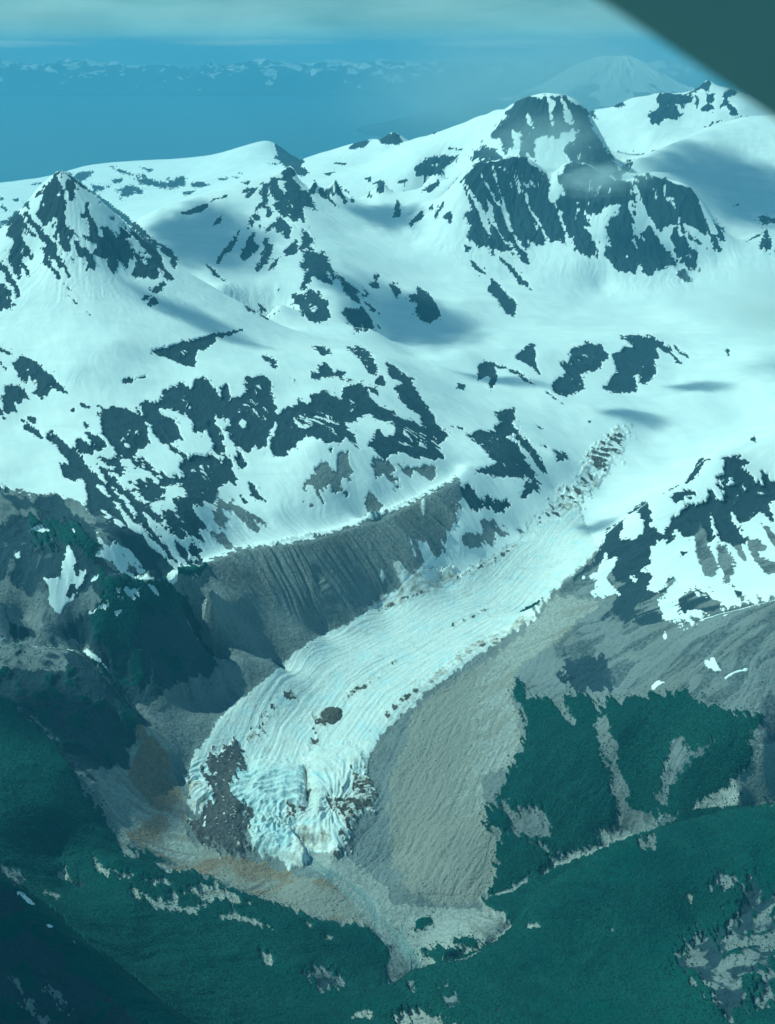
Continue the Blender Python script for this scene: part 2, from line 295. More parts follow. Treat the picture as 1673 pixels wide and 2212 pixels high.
# kind sheet roughness outline
COVER = '''
G D 6 -300,1050 0,1050 60,1065 150,1075 200,1100 260,1180 320,1240 370,1258 450,1212 520,1187 650,1170 760,1137 850,1105 930,1065 985,1035 1000,1075 980,1138 961,1157 958,1201 926,1208 880,1260 815,1312 900,1280 1050,1215 1110,1180 1200,1080 1290,1190 1330,1230 1400,1290 1430,1340 1480,1355 1550,1332 1673,1300 1990,1240 1990,2560 -300,2560
B 6 10 930,380 720,360 690,400 640,450 560,540 430,640 300,720 110,860 90,960 30,1106 0,1300 20,1500 80,1640 250,1700 400,1690 470,1600 480,1440 500,1250 420,1230 400,1150 540,1106 590,1000 580,900 540,800 580,680 700,600 800,500 900,420
G 6 12 560,700 700,600 800,520 960,480 980,640 960,800 900,830 790,900 740,860 660,810 600,800 575,830
B 7 10 490,260 560,180 640,160 800,300 940,360 1080,390 1200,430 1300,460 1420,480 1560,560 1610,640 1640,720 1560,690 1450,680 1300,640 1150,580 1010,530 900,480 760,430 640,370 520,330
B 5 8 590,930 660,920 740,980 740,1106 820,1250 800,1420 600,1350 490,1370 440,1300 420,1180 500,1090 560,1106 550,1030
O 5 24 590,930 640,925 720,990 745,1080 730,1150 750,1230 740,1280 640,1260 610,1180 590,1060
R 5 6 0,680 130,680 280,690 300,600 350,600 430,700 500,780 540,840 580,860 680,920 590,930 580,1000 550,1030 560,1106 300,1106 240,1000 150,900 0,830 -300,700
R 5 8 280,520 380,420 500,350 640,320 760,340 840,450 880,560 945,670 930,700 830,720 740,760 640,840 600,830 520,780 500,720 440,660 360,580
V 5 14 470,340 640,320 740,380 700,430 620,420 570,560 480,620 420,560 400,450
V 5 14 380,600 460,680 500,760 470,720 420,680
V 5 10 750,260 900,240 870,300 800,290
V 5 12 740,340 800,400 830,460 790,450
V 5 10 560,640 600,600 640,680 610,760 560,740
V 7 8 -300,-900 -300,-300 0,-300 60,-250 150,-180 230,-110 300,0 330,60 400,150 440,200 490,270 520,330 640,370 760,430 900,480 1010,530 1150,580 1300,640 1450,680 1560,690 1640,740 1673,770 1700,1200 -300,1200
B 7 8 400,390 430,430 500,480 480,490 410,440
B 7 8 250,490 280,430 295,440 290,500
B 7 12 570,540 640,560 720,600 740,550 770,560 770,600 850,610 840,630 740,630 680,610 600,580
B 7 9 940,640 1040,645 1100,660 1200,720 1100,690 1030,660 950,660
B 7 14 780,550 930,520 1010,560 1060,600 900,590
B 7 9 620,490 670,500 660,520
B 7 12 680,420 800,430 800,460 720,450
B 7 10 510,310 540,350 600,390 560,395 520,350
B 7 9 500,460 580,480 520,490
B 7 8 690,485 740,510 700,505
B 7 5 1130,815 1170,815 1175,860 1150,860
B 7 6 1310,680 1350,690 1330,698
B 7 6 1390,740 1440,740 1400,755
B 7 6 190,545 230,550 290,575 240,570
G 7 14 1330,900 1380,860 1450,900 1490,880 1470,960 1380,960
G 7 6 0,420 60,450 110,490 90,510 0,470
G 7 6 320,500 370,520 340,525
B 7 8 1500,1090 1560,1065 1640,1050 1673,1010 1673,1090 1600,1107
R 7 5 -300,250 0,475 130,600 270,770 420,950 600,1107 800,1250 -300,1300
G 7 20 60,930 130,1000 160,1080 200,1107 120,1050
G 7 20 200,960 260,980 300,1080 240,1000
S 7 2 70,543 95,545 155,592 150,600 120,590
S 7 2 198,683 215,685 225,697 208,695
S 7 2 310,755 330,765 325,775
V 6 16 540,790 580,745 600,800 660,810 740,860 790,910 770,830 800,800 880,810 920,870 960,800 1000,830 1060,810 1200,790 1300,780 1350,820 1500,880 1620,890 1610,960 1560,1010 1640,1106 1500,1300 1170,1320 1110,1300 990,1340 930,1440 740,1500 600,1420 500,1380 430,1380 400,1330 540,1106 590,1000 580,900 570,830
V 6 8 540,790 570,770 600,780 590,820 550,820
G 6 10 880,940 920,900 950,880 960,950 980,1000 1000,1050 1000,1106 1010,1160 1040,1220 1050,1300 1100,1330 1000,1340 980,1240 950,1106 920,1010
G 6 12 1180,1180 1200,1090 1220,1000 1260,980 1330,1040 1400,1010 1350,1060 1300,1080 1240,1180 1180,1280 1150,1260
P 6 12 1400,1240 1480,1170 1560,1106 1600,1000 1673,960 1800,1000 1800,1200 1640,1250 1600,1290 1440,1290 1330,1290 1320,1260
G 6 12 1570,960 1673,900 1800,900 1800,1020 1620,1010
G 8 12 430,130 470,150 550,190 640,170 690,230 690,310 620,310 540,280 500,200
P 8 10 900,260 960,290 1060,280 1040,310 940,330 910,310
P 8 14 600,310 690,370 720,400 700,400 640,340
V 8 12 480,320 510,280 600,310 720,390 700,440 620,480 540,520 480,560 420,570 470,500
P 8 6 0,600 100,590 150,600 380,610 500,600 540,700 470,760 420,790 330,830 250,840 160,865 100,760 50,690 0,700
B 8 10 350,640 440,600 520,640 540,700 470,760 420,780 360,720
V 8 8 95,680 150,650 210,660 180,690 120,710
V 8 12 280,750 350,730 390,760 370,790 300,770
V 8 14 140,810 220,790 310,800 290,830 170,840
P 8 5 710,440 740,400 840,370 940,340 1060,300 1000,330 900,390 800,420
V 8 5 1990,100 1673,170 1500,180 1340,190 1100,290 900,370 700,450 620,485 540,525 420,580 440,610 500,640 540,700 470,760 420,790 360,830 160,870 90,900 0,980 -60,1050 -60,1300 1990,1300
G 8 26 1480,620 1560,500 1640,480 1700,560 1700,760 1640,860 1580,900 1560,1000 1500,1060 1420,1020 1330,940 1260,880 1240,860 1290,760 1340,720 1420,740
G 8 18 1420,460 1500,470 1480,520 1400,520
G 8 20 1440,990 1500,1060 1480,1107 1420,1040
G 8 22 1560,950 1660,880 1673,1040 1600,1050
G 8 16 230,960 290,930 310,1000 250,1040
B 8 18 20,1106 60,1070 160,1070 300,1106 300,1150 20,1150
G 8 12 440,1060 490,1020 480,1106
G 8 12 70,930 130,920 110,980
G 8 14 1090,330 1140,300 1160,340 1120,370
B 8 5 600,705 620,692 650,686 664,705
B 8 7 1290,570 1320,560 1310,600
G 8 7 950,700 975,690 970,715
W 8 3 0,690 40,690 100,760 140,820 165,865 130,885 60,800 40,730 0,720
P 7 6 1310,360 1400,350 1500,380 1600,470 1673,520 1700,700 1673,760 1600,680 1530,590 1440,500 1340,430
W 7 4 1320,370 1350,380 1420,430 1480,470 1580,530 1630,600 1635,660 1630,720 1673,755 1660,770 1610,700 1600,620 1550,560 1480,490 1400,450 1350,420 1310,400
P 8 2 90,658 160,642 280,630 380,608 384,614 300,634 170,650
P 8 2 440,560 530,533 590,488 600,492 540,540
I D 5 1290,1190 1240,1240 1180,1290 1110,1350 1060,1400 1000,1440 930,1490 870,1545 820,1590 795,1640 790,1700 785,1740 760,1790 745,1838 700,1845 660,1840 655,1872 630,1876 590,1860 545,1840 533,1800 540,1760 500,1740 440,1780 420,1720 408,1660 420,1630 455,1590 470,1555 500,1530 560,1480 600,1450 640,1410 700,1370 760,1345 830,1300 900,1280 960,1260 1050,1215 1110,1180 1150,1130 1200,1080 1250,1100
E H 20 230,590 300,570 440,470 490,560 480,700 390,830 440,930 540,1030 550,1110 520,1220 540,1310 400,1350 250,1290 100,1180 60,1110 140,1050 240,900 160,770 200,680
T H 12 70,760 160,770 235,905 140,1080 100,1060 80,900
D H 16 600,430 650,230 680,220 740,180 690,260 640,380 620,470
D H 8 520,440 545,360 570,430 580,460 540,470
D H 10 810,120 880,90 890,150 830,150
D H 14 1040,270 1120,330 1080,400 1050,450 1060,490 1000,520 1030,430
D H 7 1230,170 1300,100 1380,60 1500,10 1540,-20 1545,-5 1400,80 1270,170
D H 6 955,690 985,690 990,830 1005,900 1018,950 1000,1005 980,1015 960,960 975,850
T H 8 970,850 990,540 1000,540 990,830
D H 22 1150,920 1300,920 1390,690 1450,720 1490,900 1460,1000 1300,1100 1280,1180 1300,1320 1200,1330 1270,1150 1220,1010 1140,960
T H 6 860,1180 930,1140 1080,1190 1160,1240 1180,1330 1060,1300 940,1280 900,1230
D H 14 800,1010 900,1000 980,1020 860,1090
T H 14 900,1300 960,1350 950,1420 860,1420
D 6 5 240,520 340,460 470,405 420,440 300,500
D 6 4 0,670 60,640 20,670
D 6 3 100,605 150,580 130,600
D 6 3 250,410 280,400 260,410
D 6 5 -40,420 0,400 100,360 240,305 340,262 440,225 560,140 620,100 640,110 570,150 440,235 420,250 250,322 60,405 -40,440
D 6 7 0,880 60,815 200,720 340,615 400,572 530,527 500,560 380,605 300,665 180,755 60,845 0,900
T 6 8 130,770 340,600 540,490 680,390 640,450 560,520 400,575 340,615 200,720
T 4 16 690,1080 760,1000 820,980 880,840 930,790 1010,740 1050,740 1020,830 960,920 900,1000 800,1090 720,1120 680,1130
D 4 22 700,1070 780,1010 850,960 900,830 960,790 1030,760 1010,820 960,870 940,920 880,990 780,1060 720,1106
'''
COVER_UP = '''
R A 4 480,95 545,65 640,140 620,150 560,110 520,95 475,120 500,150 520,185 520,215 560,260 555,300 580,350 580,400 560,460 600,560 640,660 700,670 760,650 820,560 880,590 850,640 890,660 890,580 940,560 990,620 1060,690 1110,680 1160,780 1150,850 1100,920 1050,860 1030,910 980,965 920,890 930,850 870,865 820,800 840,740 780,700 720,660 640,650 600,680 600,780 560,790 510,710 480,660 460,560 500,520 470,480 440,520 400,560 340,500 290,465 340,410 410,360 350,400 340,380 360,330 350,290 290,330 205,415 230,360 340,280 380,220 460,140
S A 3 575,440 620,420 640,470 600,500 610,560 580,520
S A 3 500,250 530,330 480,260
S A 3 630,650 660,760 700,840 730,840 740,760 690,690 650,640
S A 2 495,640 515,620 520,680 505,700
R A 3 545,65 640,140 720,200 850,290 960,370 1060,450 1180,540 1250,600 1340,690 1480,770 1560,860 1530,870 1440,770 1340,710 1240,640 1140,570 1040,480 940,400 830,300 700,220 650,180
R A 3 580,150 640,160 655,200 650,290 630,350 590,350 590,290 570,220
R A 3 750,360 780,370 760,400 790,480 830,560 780,560 750,490 740,400
R A 2 690,450 750,470 740,500 710,490
R A 2 955,480 1000,500 1000,530 960,510
R A 4 1040,560 1140,620 1150,660 1100,680 1060,690 1040,620
R A 4 1150,590 1230,650 1300,700 1340,720 1400,850 1410,900 1440,960 1510,1020 1480,1055 1420,1110 1380,1140 1300,1130 1300,1110 1370,1100 1380,1070 1430,1040 1410,980 1380,940 1390,1000 1330,1050 1280,1010 1210,1010 1155,985 1160,930 1200,880 1210,800 1270,890 1310,830 1270,780 1240,760 1190,690 1150,640
R A 3 1380,760 1430,740 1490,790 1540,900 1520,950 1490,910 1480,840 1430,810
R A 3 640,690 680,700 730,810 720,840 680,820 650,750
R A 3 720,745 760,760 800,830 840,900 820,950 770,930 770,980 740,950 760,880 740,820
R A 3 600,820 640,840 660,890 640,900 610,860
R A 4 -300,560 0,540 80,490 150,440 200,480 220,560 250,600 300,660 270,640 210,580 230,640 190,640 210,720 260,790 300,860 270,870 220,820 180,760 190,880 220,920 180,920 190,1000 170,1040 110,970 70,880 90,820 70,790 110,720 60,640 90,560 40,560 -300,700
R A 4 210,460 250,425 290,530 340,560 390,640 420,680 500,750 510,830 570,890 520,860 570,930 520,935 480,860 410,830 470,940 540,1010 500,1020 460,970 380,870 340,760 400,730 340,680 290,560 240,520
R A 4 -200,860 0,880 60,930 100,1000 160,1110 190,1180 160,1170 110,1090 60,1050 40,1000 0,960 -200,940
R A 5 -300,1000 0,1070 60,1110 130,1190 100,1200 60,1150 130,1270 90,1290 0,1300 -300,1300
R A 3 570,960 620,990 630,1015 590,1020
R A 4 1290,1240 1310,1180 1350,1180 1370,1240 1340,1265 1300,1260
R A 3 1225,1200 1270,1165 1295,1180 1250,1225
R A 3 210,950 240,950 270,1010 230,1000
R A 2 545,1060 630,1140 600,1125
R A 2 590,1170 680,1250 660,1245
R A 2 750,1310 800,1349 780,1349
R 1 3 330,745 375,735 400,740 380,770 345,780 315,765
R 1 3 480,775 530,770 520,790 490,790
R 1 4 500,815 560,805 620,820 615,835 560,840 520,858 525,830
R 1 4 580,770 650,775 700,790 765,770 790,760 800,800 740,815 690,810 660,795 610,795
R 1 3 825,790 870,785 910,800 860,810 830,808
R 1 2 785,830 845,822 820,840 790,842
R 1 5 400,800 470,800 460,815 410,818
R 1 4 470,720 560,745 620,760 560,755 500,735
R 1 3 600,720 660,735 640,740
R 1 3 135,795 175,788 180,797 140,800
R 1 2 50,860 80,858 75,868 55,868
R 1 2 0,850 15,855 10,865 0,865
R 1 2 5,880 35,905 30,915 0,895
R 1 3 1185,620 1205,615 1260,650 1310,695 1300,720 1340,745 1310,765 1270,745 1240,730 1215,700 1210,690 1180,685 1195,665
R 1 2 940,770 985,765 975,778 950,778
R 1 2 1000,762 1035,765 1020,772
R 1 2 1025,750 1050,745 1045,752
R 1 2 1040,790 1090,778 1070,795
R 1 2 1150,705 1210,705 1190,712
R 1 3 700,770 735,768 720,775
R B 4 790,90 880,65 900,200 935,175 945,250 1000,280 1040,330 1085,425 1010,390 960,420 985,510 970,545 930,500 900,530 840,470 790,480 880,590 840,630 820,680 790,620 740,590 730,520 760,470 720,400 700,370 750,340 690,290 640,310 660,330 620,410 600,380 610,310 590,280 610,190 720,140 760,155 750,200 800,270 800,190 770,155 800,110
S B 2 750,170 800,190 780,230 800,280 760,240
S B 2 650,240 685,205 670,280
R B 3 690,540 730,520 740,560 690,590 640,640 640,600
R B 3 640,480 660,390 690,400 690,460 650,500
R B 5 500,520 540,410 590,390 560,450 580,500 530,560 490,580
R B 3 580,550 600,560 590,590
R B 3 410,605 385,690 330,790 280,800 235,890 215,890 230,830 280,760 330,700
R B 3 550,620 540,720 580,710 560,770 500,830 440,880 415,820 440,760 500,650
R B 4 620,690 650,665 660,720 700,720 680,790 650,880 600,920 550,970 570,900 610,820 640,770
R B 2 670,950 690,880 750,840 740,890 700,930
R B 2 725,1150 740,1100 760,1090 755,1130
R B 2 185,560 200,510 260,465 245,540 210,545
R B 2 -90,460 -130,440 0,420 60,385 130,365 130,405 70,445 0,455
R B 2 155,360 190,325 300,297 300,315 230,325
R B 3 410,280 480,235 590,215 560,250 520,280 470,330 460,310 500,260
R B 2 910,670 920,800 820,825 790,790 840,740
R B 4 960,610 1040,680 1080,790 1140,790 1180,850 1240,960 1230,1030 1180,960 1150,965 1220,1050 1200,1080 1130,1060 1080,1000 1050,1000 1030,1075 980,1050 990,940 940,910 970,830 980,770 925,760 960,690
R B 3 940,1120 960,1050 1000,1060 980,1120
R B 4 860,1150 940,1160 1000,1200 1000,1110 1020,1100 1070,1150 1110,1140 1130,1200 1180,1220 1195,1360 1150,1385 1110,1400 1020,1390 940,1310 920,1270 870,1250 870,1200
R B 3 1240,970 1330,1030 1430,1140 1440,1200 1475,1250 1450,1250 1390,1210 1320,1140 1300,1050
R B 4 1310,1310 1340,1290 1420,1290 1470,1260 1530,1340 1610,1470 1510,1480 1480,1450 1450,1490 1410,1470 1400,1420 1350,1420 1340,1370 1310,1340
R B 2 1370,1060 1440,1130 1520,1190 1480,1180 1420,1110
R B 2 1475,1095 1535,1160 1520,1170
R B 2 1460,1185 1560,1270 1630,1335 1560,1310
R B 2 1590,1410 1660,1485 1620,1460
R B 2 1540,1070 1585,1050 1575,990 1625,990 1630,1015 1605,1030 1630,1110 1560,1110
R B 2 120,900 190,950 300,1055 250,1030 180,990
R B 3 455,1260 520,1280 545,1330 490,1310
R B 2 500,1255 570,1320 660,1380 690,1410 620,1360 540,1300
R B 2 565,1235 650,1300 640,1315 590,1280
R B 2 705,1275 760,1310 730,1305
R B 2 240,1260 285,1275 260,1278
R B 3 720,545 770,500 790,560 760,600 730,640 740,600
R B 2 1010,270 1065,165 1090,200 1060,290 1030,290
R B 2 1095,260 1120,220 1180,270 1200,330 1280,405 1240,400 1190,340 1110,310
R B 2 1165,240 1220,225 1235,310 1200,290
R B 2 1230,200 1245,160 1305,240 1320,310 1355,355 1320,370 1290,310 1250,280
R B 2 1310,250 1365,265 1360,285
R B 2 1380,355 1390,280 1415,355
R B 2 1520,315 1545,275 1560,310
R B 2 1600,260 1620,200 1673,165 1673,280 1620,280
R 3 3 655,410 700,400 720,395 790,370 850,355 900,340 980,330 1050,315 1045,325 980,345 930,350 930,370 880,410 850,410 840,480 780,475 740,450 690,435
R 2 4 115,745 130,710 180,680 250,670 300,675 300,695 245,725 240,755 180,760 130,765
S 2 2 190,715 215,695 215,715 200,725
R 2 4 355,690 370,650 420,630 470,650 480,680 420,690 400,695
R 2 3 45,790 85,768 80,790
R 2 3 150,820 225,775 220,800 180,835
R 2 2 255,643 325,643 325,650
R 1 2 1395,750 1450,740 1420,760
R 1 2 1440,705 1500,705 1490,715
R 1 3 1500,650 1545,600 1590,590 1600,610 1570,640
R 1 3 1630,600 1673,575 1673,625 1650,620
R 2 3 0,580 35,565 70,610 40,625 0,620
R 2 2 180,575 240,555 200,580
R 1 2 1575,770 1605,760 1600,790 1580,785
R 1 2 1610,795 1650,775 1640,790
R 2 3 20,940 45,865 55,890 55,935
R 2 3 90,970 150,912 155,940 100,985
R 2 3 175,910 195,880 205,910
R 2 3 195,935 245,870 250,885 225,920 205,950
R 2 3 240,940 270,915 285,950 270,965
R C 4 125,80 220,45 300,60 400,40 440,90 540,180 550,220 540,290 560,330 590,340 640,440 650,540 650,585 600,560 560,565 530,520 520,580 470,580 420,560 430,600 380,590 340,540 420,660 420,695 370,680 350,620 300,540 330,640 280,630 200,610 160,560 210,640 150,590 50,545 60,470 40,400 80,370 60,300 20,200 60,150
R C 4 590,170 650,110 690,80 750,90 830,130 930,190 1060,210 1040,260 1080,280 1060,320 1010,330 1040,400 1050,540 1070,580 1060,750 950,740 930,720 870,640 880,580 930,620 900,560 890,510 900,440 970,380 960,340 900,340 860,360 830,410 770,390 750,390 790,480 760,480 830,620 830,660 710,630 680,560 700,530 660,540 640,470 600,360 580,330 610,290 650,300 630,240 600,220
R C 4 1080,210 1130,160 1230,180 1240,300 1300,370 1320,440 1290,450 1240,500 1210,500 1160,430 1100,320 1110,290 1070,330 1050,420 1060,520 1110,550 1100,500 1150,470 1230,590 1310,700 1230,710 1200,730 1140,765 1100,750 1100,710 1070,690 1060,580 1050,400 1060,330 1090,290
R C 3 1230,180 1260,195 1330,220 1390,240 1430,280 1460,370 1500,470 1480,515 1430,490 1390,460 1330,450 1310,380 1290,300 1250,290
R C 4 1310,470 1340,520 1440,650 1440,735 1380,720 1310,650 1290,600 1260,540 1280,500
R C 4 1330,460 1360,490 1450,570 1420,580 1380,540
R C 4 1490,480 1560,560 1580,640 1540,600 1510,520
R C 4 1530,430 1600,500 1610,560 1570,550
R C 3 1310,740 1350,725 1400,795 1350,790 1310,760
R C 2 65,665 165,750 110,730 80,700
R C 2 190,780 240,818 200,818
R C 3 240,650 330,720 420,818 360,818 340,770
R C 3 30,580 80,590 40,630
S C 3 130,150 160,200 220,290 200,290 250,330 290,410 320,510 290,480 250,350 215,320 180,250 140,190
S C 3 200,90 230,180 270,320 300,400 330,520 360,570 380,620 330,520 290,440 260,330 240,230 210,170
S C 3 160,290 200,330 210,420 240,500 300,590 270,560 210,470 160,390 180,360
S C 3 25,200 100,290 160,390 190,470 190,560 150,460 110,370
S C 3 375,240 415,290 430,360 480,430 530,540 520,540 460,430 410,350
S C 2 440,430 480,480 470,495
S C 3 545,200 610,230 600,300 570,310 560,270
S C 3 580,340 610,390 640,470 650,540 620,480
S C 2 1000,650 1015,630 1020,660
S C 4 255,110 280,125 270,140
S C 5 425,105 450,150 440,170
S C 4 1230,480 1270,450 1280,510 1250,540
S C 3 1360,640 1390,640 1390,670 1370,670
S C 3 780,200 820,275 805,265
R 2 4 440,590 500,510 560,440 600,425 770,415 800,450 860,480 900,580 960,670 1000,740 960,770 880,730 830,690 800,620 830,570 790,560 730,600 700,590 610,600 580,580 530,560 545,640 500,670 490,590 450,600
R 2 4 575,590 625,600 640,690 600,670 570,660
R 2 4 755,650 790,620 830,700 790,690
S 2 3 690,420 730,440 710,490 720,560 700,520
S 2 3 750,420 790,480 810,540 780,545 760,500
S 2 4 600,470 615,500 630,560 610,530
R 2 4 1020,720 1070,670 1050,720 1000,775 975,770
R 2 4 1060,760 1130,755 1090,790
R 2 7 1590,950 1640,935 1673,960 1640,970
R 2 3 1490,890 1520,880 1500,895
R 2 2 1550,1045 1600,1015 1650,985 1600,1020
R 2 4 1600,1080 1640,990 1660,1050 1673,1080 1640,1085
R K 3 620,860 640,830 720,830 760,850 830,850 900,850 940,880 920,930 860,940 860,985 830,970 800,940 760,930 800,1000 850,1030 800,1090 730,1080 680,1070 630,1120 560,1110 525,1040 600,1000 630,960 610,900
R K 3 1010,740 1065,710 1100,740 1080,780 1080,830 1040,820 1030,790 960,830 900,840 960,800
R K 2 1060,840 1120,850 1130,910 1090,930 1130,980 1050,1010 1010,990 1060,930
R K 2 960,860 990,880 990,930 965,975
R K 2 1170,960 1220,890 1320,980 1350,1040 1280,1060 1260,1000 1220,960 1180,990
R K 3 1120,830 1200,870 1220,830 1280,790 1340,830 1300,860 1230,890
R K 3 190,945 270,890 300,910 330,955 240,975
R K 3 0,1010 40,1000 70,1075 0,1040
R K 2 1030,1150 1120,1100 1250,1070 1130,1115 1050,1155
R E 4 130,0 200,20 260,70 360,140 455,250 420,240 340,200 340,240 280,270 220,245 250,200 210,140 180,90 180,190 130,150 95,60
R E 12 -300,330 0,330 40,200 150,200 160,280 100,350 40,370 0,410 -300,500
R E 3 0,40 45,95 20,80
R E 3 -40,-80 130,0 95,0 0,-30
R E 4 140,430 180,440 280,520 285,550 200,510 150,470
R E 3 180,400 240,410 240,450 210,450
R E 4 300,540 350,505 400,550 500,620 560,690 580,730 650,800 750,880 860,1000 930,1130 900,1110 860,1070 780,970 680,860 650,870 760,980 840,1080 850,1140 780,1090 660,1000 700,1080 830,1140 960,1230 1080,1330 1165,1440 1120,1480 1050,1520 990,1450 880,1340 760,1270 700,1200 640,1150 620,1050 590,930 570,840 540,800 510,840 420,790 400,720 460,720 450,680 390,640 380,600 320,560
R E 4 510,545 580,570 640,630 620,660 540,640 510,600
R E 4 580,515 680,540 715,610 690,640 640,620 600,560
R E 4 660,370 760,330 850,350 960,400 1000,460 1020,580 930,630 890,680 840,690 800,660 770,600 700,545 680,520 690,430
R E 5 670,680 740,690 800,690 870,780 820,790 810,830 770,770 780,740 690,700
R E 5 665,740 720,760 790,850 880,920 1000,1000 1080,1080 1120,1150 1060,1100 960,1040 1090,1240 1190,1390 1130,1370 1040,1250 950,1130 900,1010 800,900 740,850
R E 6 890,850 950,830 1080,850 1090,960 1000,970 930,900
R E 6 880,700 940,680 1010,730 1080,790 1050,800 980,760 900,740
R E 4 945,310 1080,290 1100,230 1220,180 1310,230 1310,160 1380,145 1440,210 1510,320 1500,380 1440,400 1530,640 1490,670 1440,640 1430,560 1370,480 1360,530 1310,510 1300,440 1240,400 1160,360 1080,360 1080,400 1180,430 1210,500 1240,580 1190,560 1150,590 1250,680 1150,640 1080,560 1020,480 990,430 950,370
R E 5 1240,690 1400,670 1500,670 1560,740 1605,870 1570,850 1530,830 1460,890 1450,960 1380,990 1330,1030 1280,1000 1260,950 1240,920 1230,870 1200,830 1240,800 1210,760
R E 5 1090,780 1190,810 1200,840 1120,870 1110,920 1070,870
R E 5 1170,960 1260,960 1290,1020 1310,1060 1390,1150 1390,1180 1340,1190 1380,1250 1330,1240 1270,1200 1240,1150 1200,1060
R E 5 1080,1040 1150,1040 1250,1160 1270,1230 1210,1230 1130,1150
G E 4 1430,1040 1480,1040 1530,1110 1530,1150 1480,1150 1440,1090
G E 4 1430,1190 1500,1210 1600,1310 1530,1300 1460,1240
R E 6 1250,1320 1290,1270 1380,1330 1340,1330 1360,1370 1300,1330
R E 6 1180,1250 1250,1290 1250,1330 1350,1400 1290,1400 1220,1350
R E 2 820,155 870,145 905,160 890,185 830,185
R E 2 920,155 985,135 985,150
R E 2 535,310 600,330 600,345 550,340
R E 2 630,315 690,340 650,335
R E 2 470,345 500,350 495,375 475,370
R E 2 560,430 605,470 580,490 560,460
R E 3 910,345 990,420 950,390
R E 2 425,465 445,465 435,485
R E 6 -600,850 0,880 50,910 70,950 170,970 200,1000 280,940 400,940 480,975 390,975 440,1010 550,1090 620,1140 640,1190 700,1290 640,1280 640,1340 740,1400 860,1480 930,1520 1050,1530 1110,1480 1180,1560 1200,1640 1100,1640 900,1673 700,1640 600,1560 480,1650 340,1600 200,1620 100,1560 0,1500 -600,1500 -600,1140 0,1140 90,1110 90,1075 200,1080 260,1100 230,1050 130,1030 80,960 0,950 -600,950
V E 18 660,1440 900,1530 1110,1520 1180,1600 1200,1673 800,1720 700,1600
V E 22 200,1120 500,1120 640,1260 640,1400 560,1300 420,1250 260,1300
S E 4 215,1180 280,1140 335,1180 330,1205 280,1210
S E 3 480,1165 510,1180 500,1220
S E 5 95,1340 130,1315 130,1350 100,1365
S E 4 455,1295 485,1300 530,1380 510,1410 580,1430 570,1500 490,1640 460,1673 400,1740 360,1720 340,1673 330,1560 300,1490 400,1490 420,1430 410,1400 450,1370
R E 2 440,1620 470,1540 505,1530 505,1590 470,1640
R E 6 480,1410 540,1410 560,1430 520,1460
S E 3 600,1530 620,1495 665,1480 650,1510
S E 12 810,1590 850,1560 930,1580 920,1620 880,1630 830,1650
S E 5 1005,1550 1040,1560 1070,1615 1040,1600
S E 5 640,1170 690,1230 740,1290 780,1270 880,1330 900,1400 1000,1490 1050,1515 930,1520 850,1480 740,1400 640,1340 700,1300 660,1250
R E 4 690,1360 740,1400 700,1380
R E 5 820,1370 900,1420 930,1490 870,1450
S E 4 1130,1480 1200,1450 1190,1540 1160,1555 1125,1520
S 5 3 355,595 410,620 490,720 440,680 380,622
S 5 6 380,440 440,410 480,410 460,440 400,445
S 5 3 475,440 530,425 530,440 500,460
S 5 3 0,545 30,543 0,560
R F 4 30,220 60,200 90,230 80,290 170,270 200,220 180,180 250,130 330,115 360,180 350,230 400,330 410,390 470,340 530,330 540,300 630,310 620,260 740,220 780,260 840,290 860,200 960,175 1010,220 1040,290 1130,340 1220,400 1330,440 1440,520 1480,610 1530,690 1400,705 1260,660 1160,670 1140,715 1090,700 1080,640 1030,610 1040,550 1090,500 1150,550 1200,520 1190,450 1100,430 1010,375 940,430 870,450 920,530 960,640 920,600 870,540 830,590 760,590 680,560 600,540 550,580 530,630 480,640 460,690 400,680 360,640 380,520 410,460 400,440 350,520 330,620 280,620 250,590 240,650 200,680 160,620 110,590 80,500 40,400 0,430 0,260 40,320 30,270
S F 3 140,450 170,415 205,430 200,470 180,485
S F 3 60,405 90,430 90,470 60,450
R F 4 130,640 170,650 195,740 150,740
R F 4 130,690 180,770 170,795
G F 4 600,870 640,800 700,730 740,710 780,770 800,820 790,870 720,880 700,920 720,1000 690,980 650,900 650,860
G F 4 820,680 850,650 885,660 890,720 920,790 890,800 930,850 890,850 880,820 830,840 830,900 800,930 785,910 800,800
G F 3 580,880 610,920 590,920
G F 3 560,1010 575,980 595,990
G F 2 630,1000 660,1010 655,1030 635,1020
G F 4 860,920 890,910 900,940 870,960
G F 9 1010,970 1040,920 1090,970 1110,1010 1080,1050 1015,1060 1005,1010
G F 5 1050,700 1100,700 1200,750 1190,800 1080,825 1060,780
G F 6 1170,820 1210,850 1235,920 1200,900
G F 5 1235,745 1290,770 1325,790 1300,815 1250,800
G F 4 1335,760 1410,735 1475,760 1475,810 1440,840 1380,810
R F 2 755,630 780,630 770,648
R F 4 210,855 260,880 300,940 350,1010 310,990 240,940
G F 4 60,910 110,950 110,990 200,1050 290,1100 345,1165 300,1140 240,1100 300,1170 260,1190 160,1100 100,1040 0,1020 0,940 60,990 110,960
R F 3 115,900 210,985 180,980
R F 4 310,0 400,10 410,50 440,65 390,65
R F 5 630,100 680,95 690,50 730,40 780,80 860,100 850,135 790,120 720,140 660,150
R F 3 850,150 930,150 880,165
R F 3 490,120 550,165 520,160
R F 4 970,10 1040,10 1075,70 1080,115 1040,100 1000,50
R F 3 1060,170 1100,125 1130,140 1135,190 1080,195
R F 3 1010,185 1070,205 1090,260 1040,240
R F 4 1150,60 1200,70 1310,160 1370,270 1450,390 1470,450 1570,530 1530,570 1500,590 1440,520 1380,440 1370,400 1300,340 1240,280 1200,220 1250,180 1160,120
R F 3 185,140 225,130 230,155 190,160
R F 2 1575,480 1660,480 1660,495
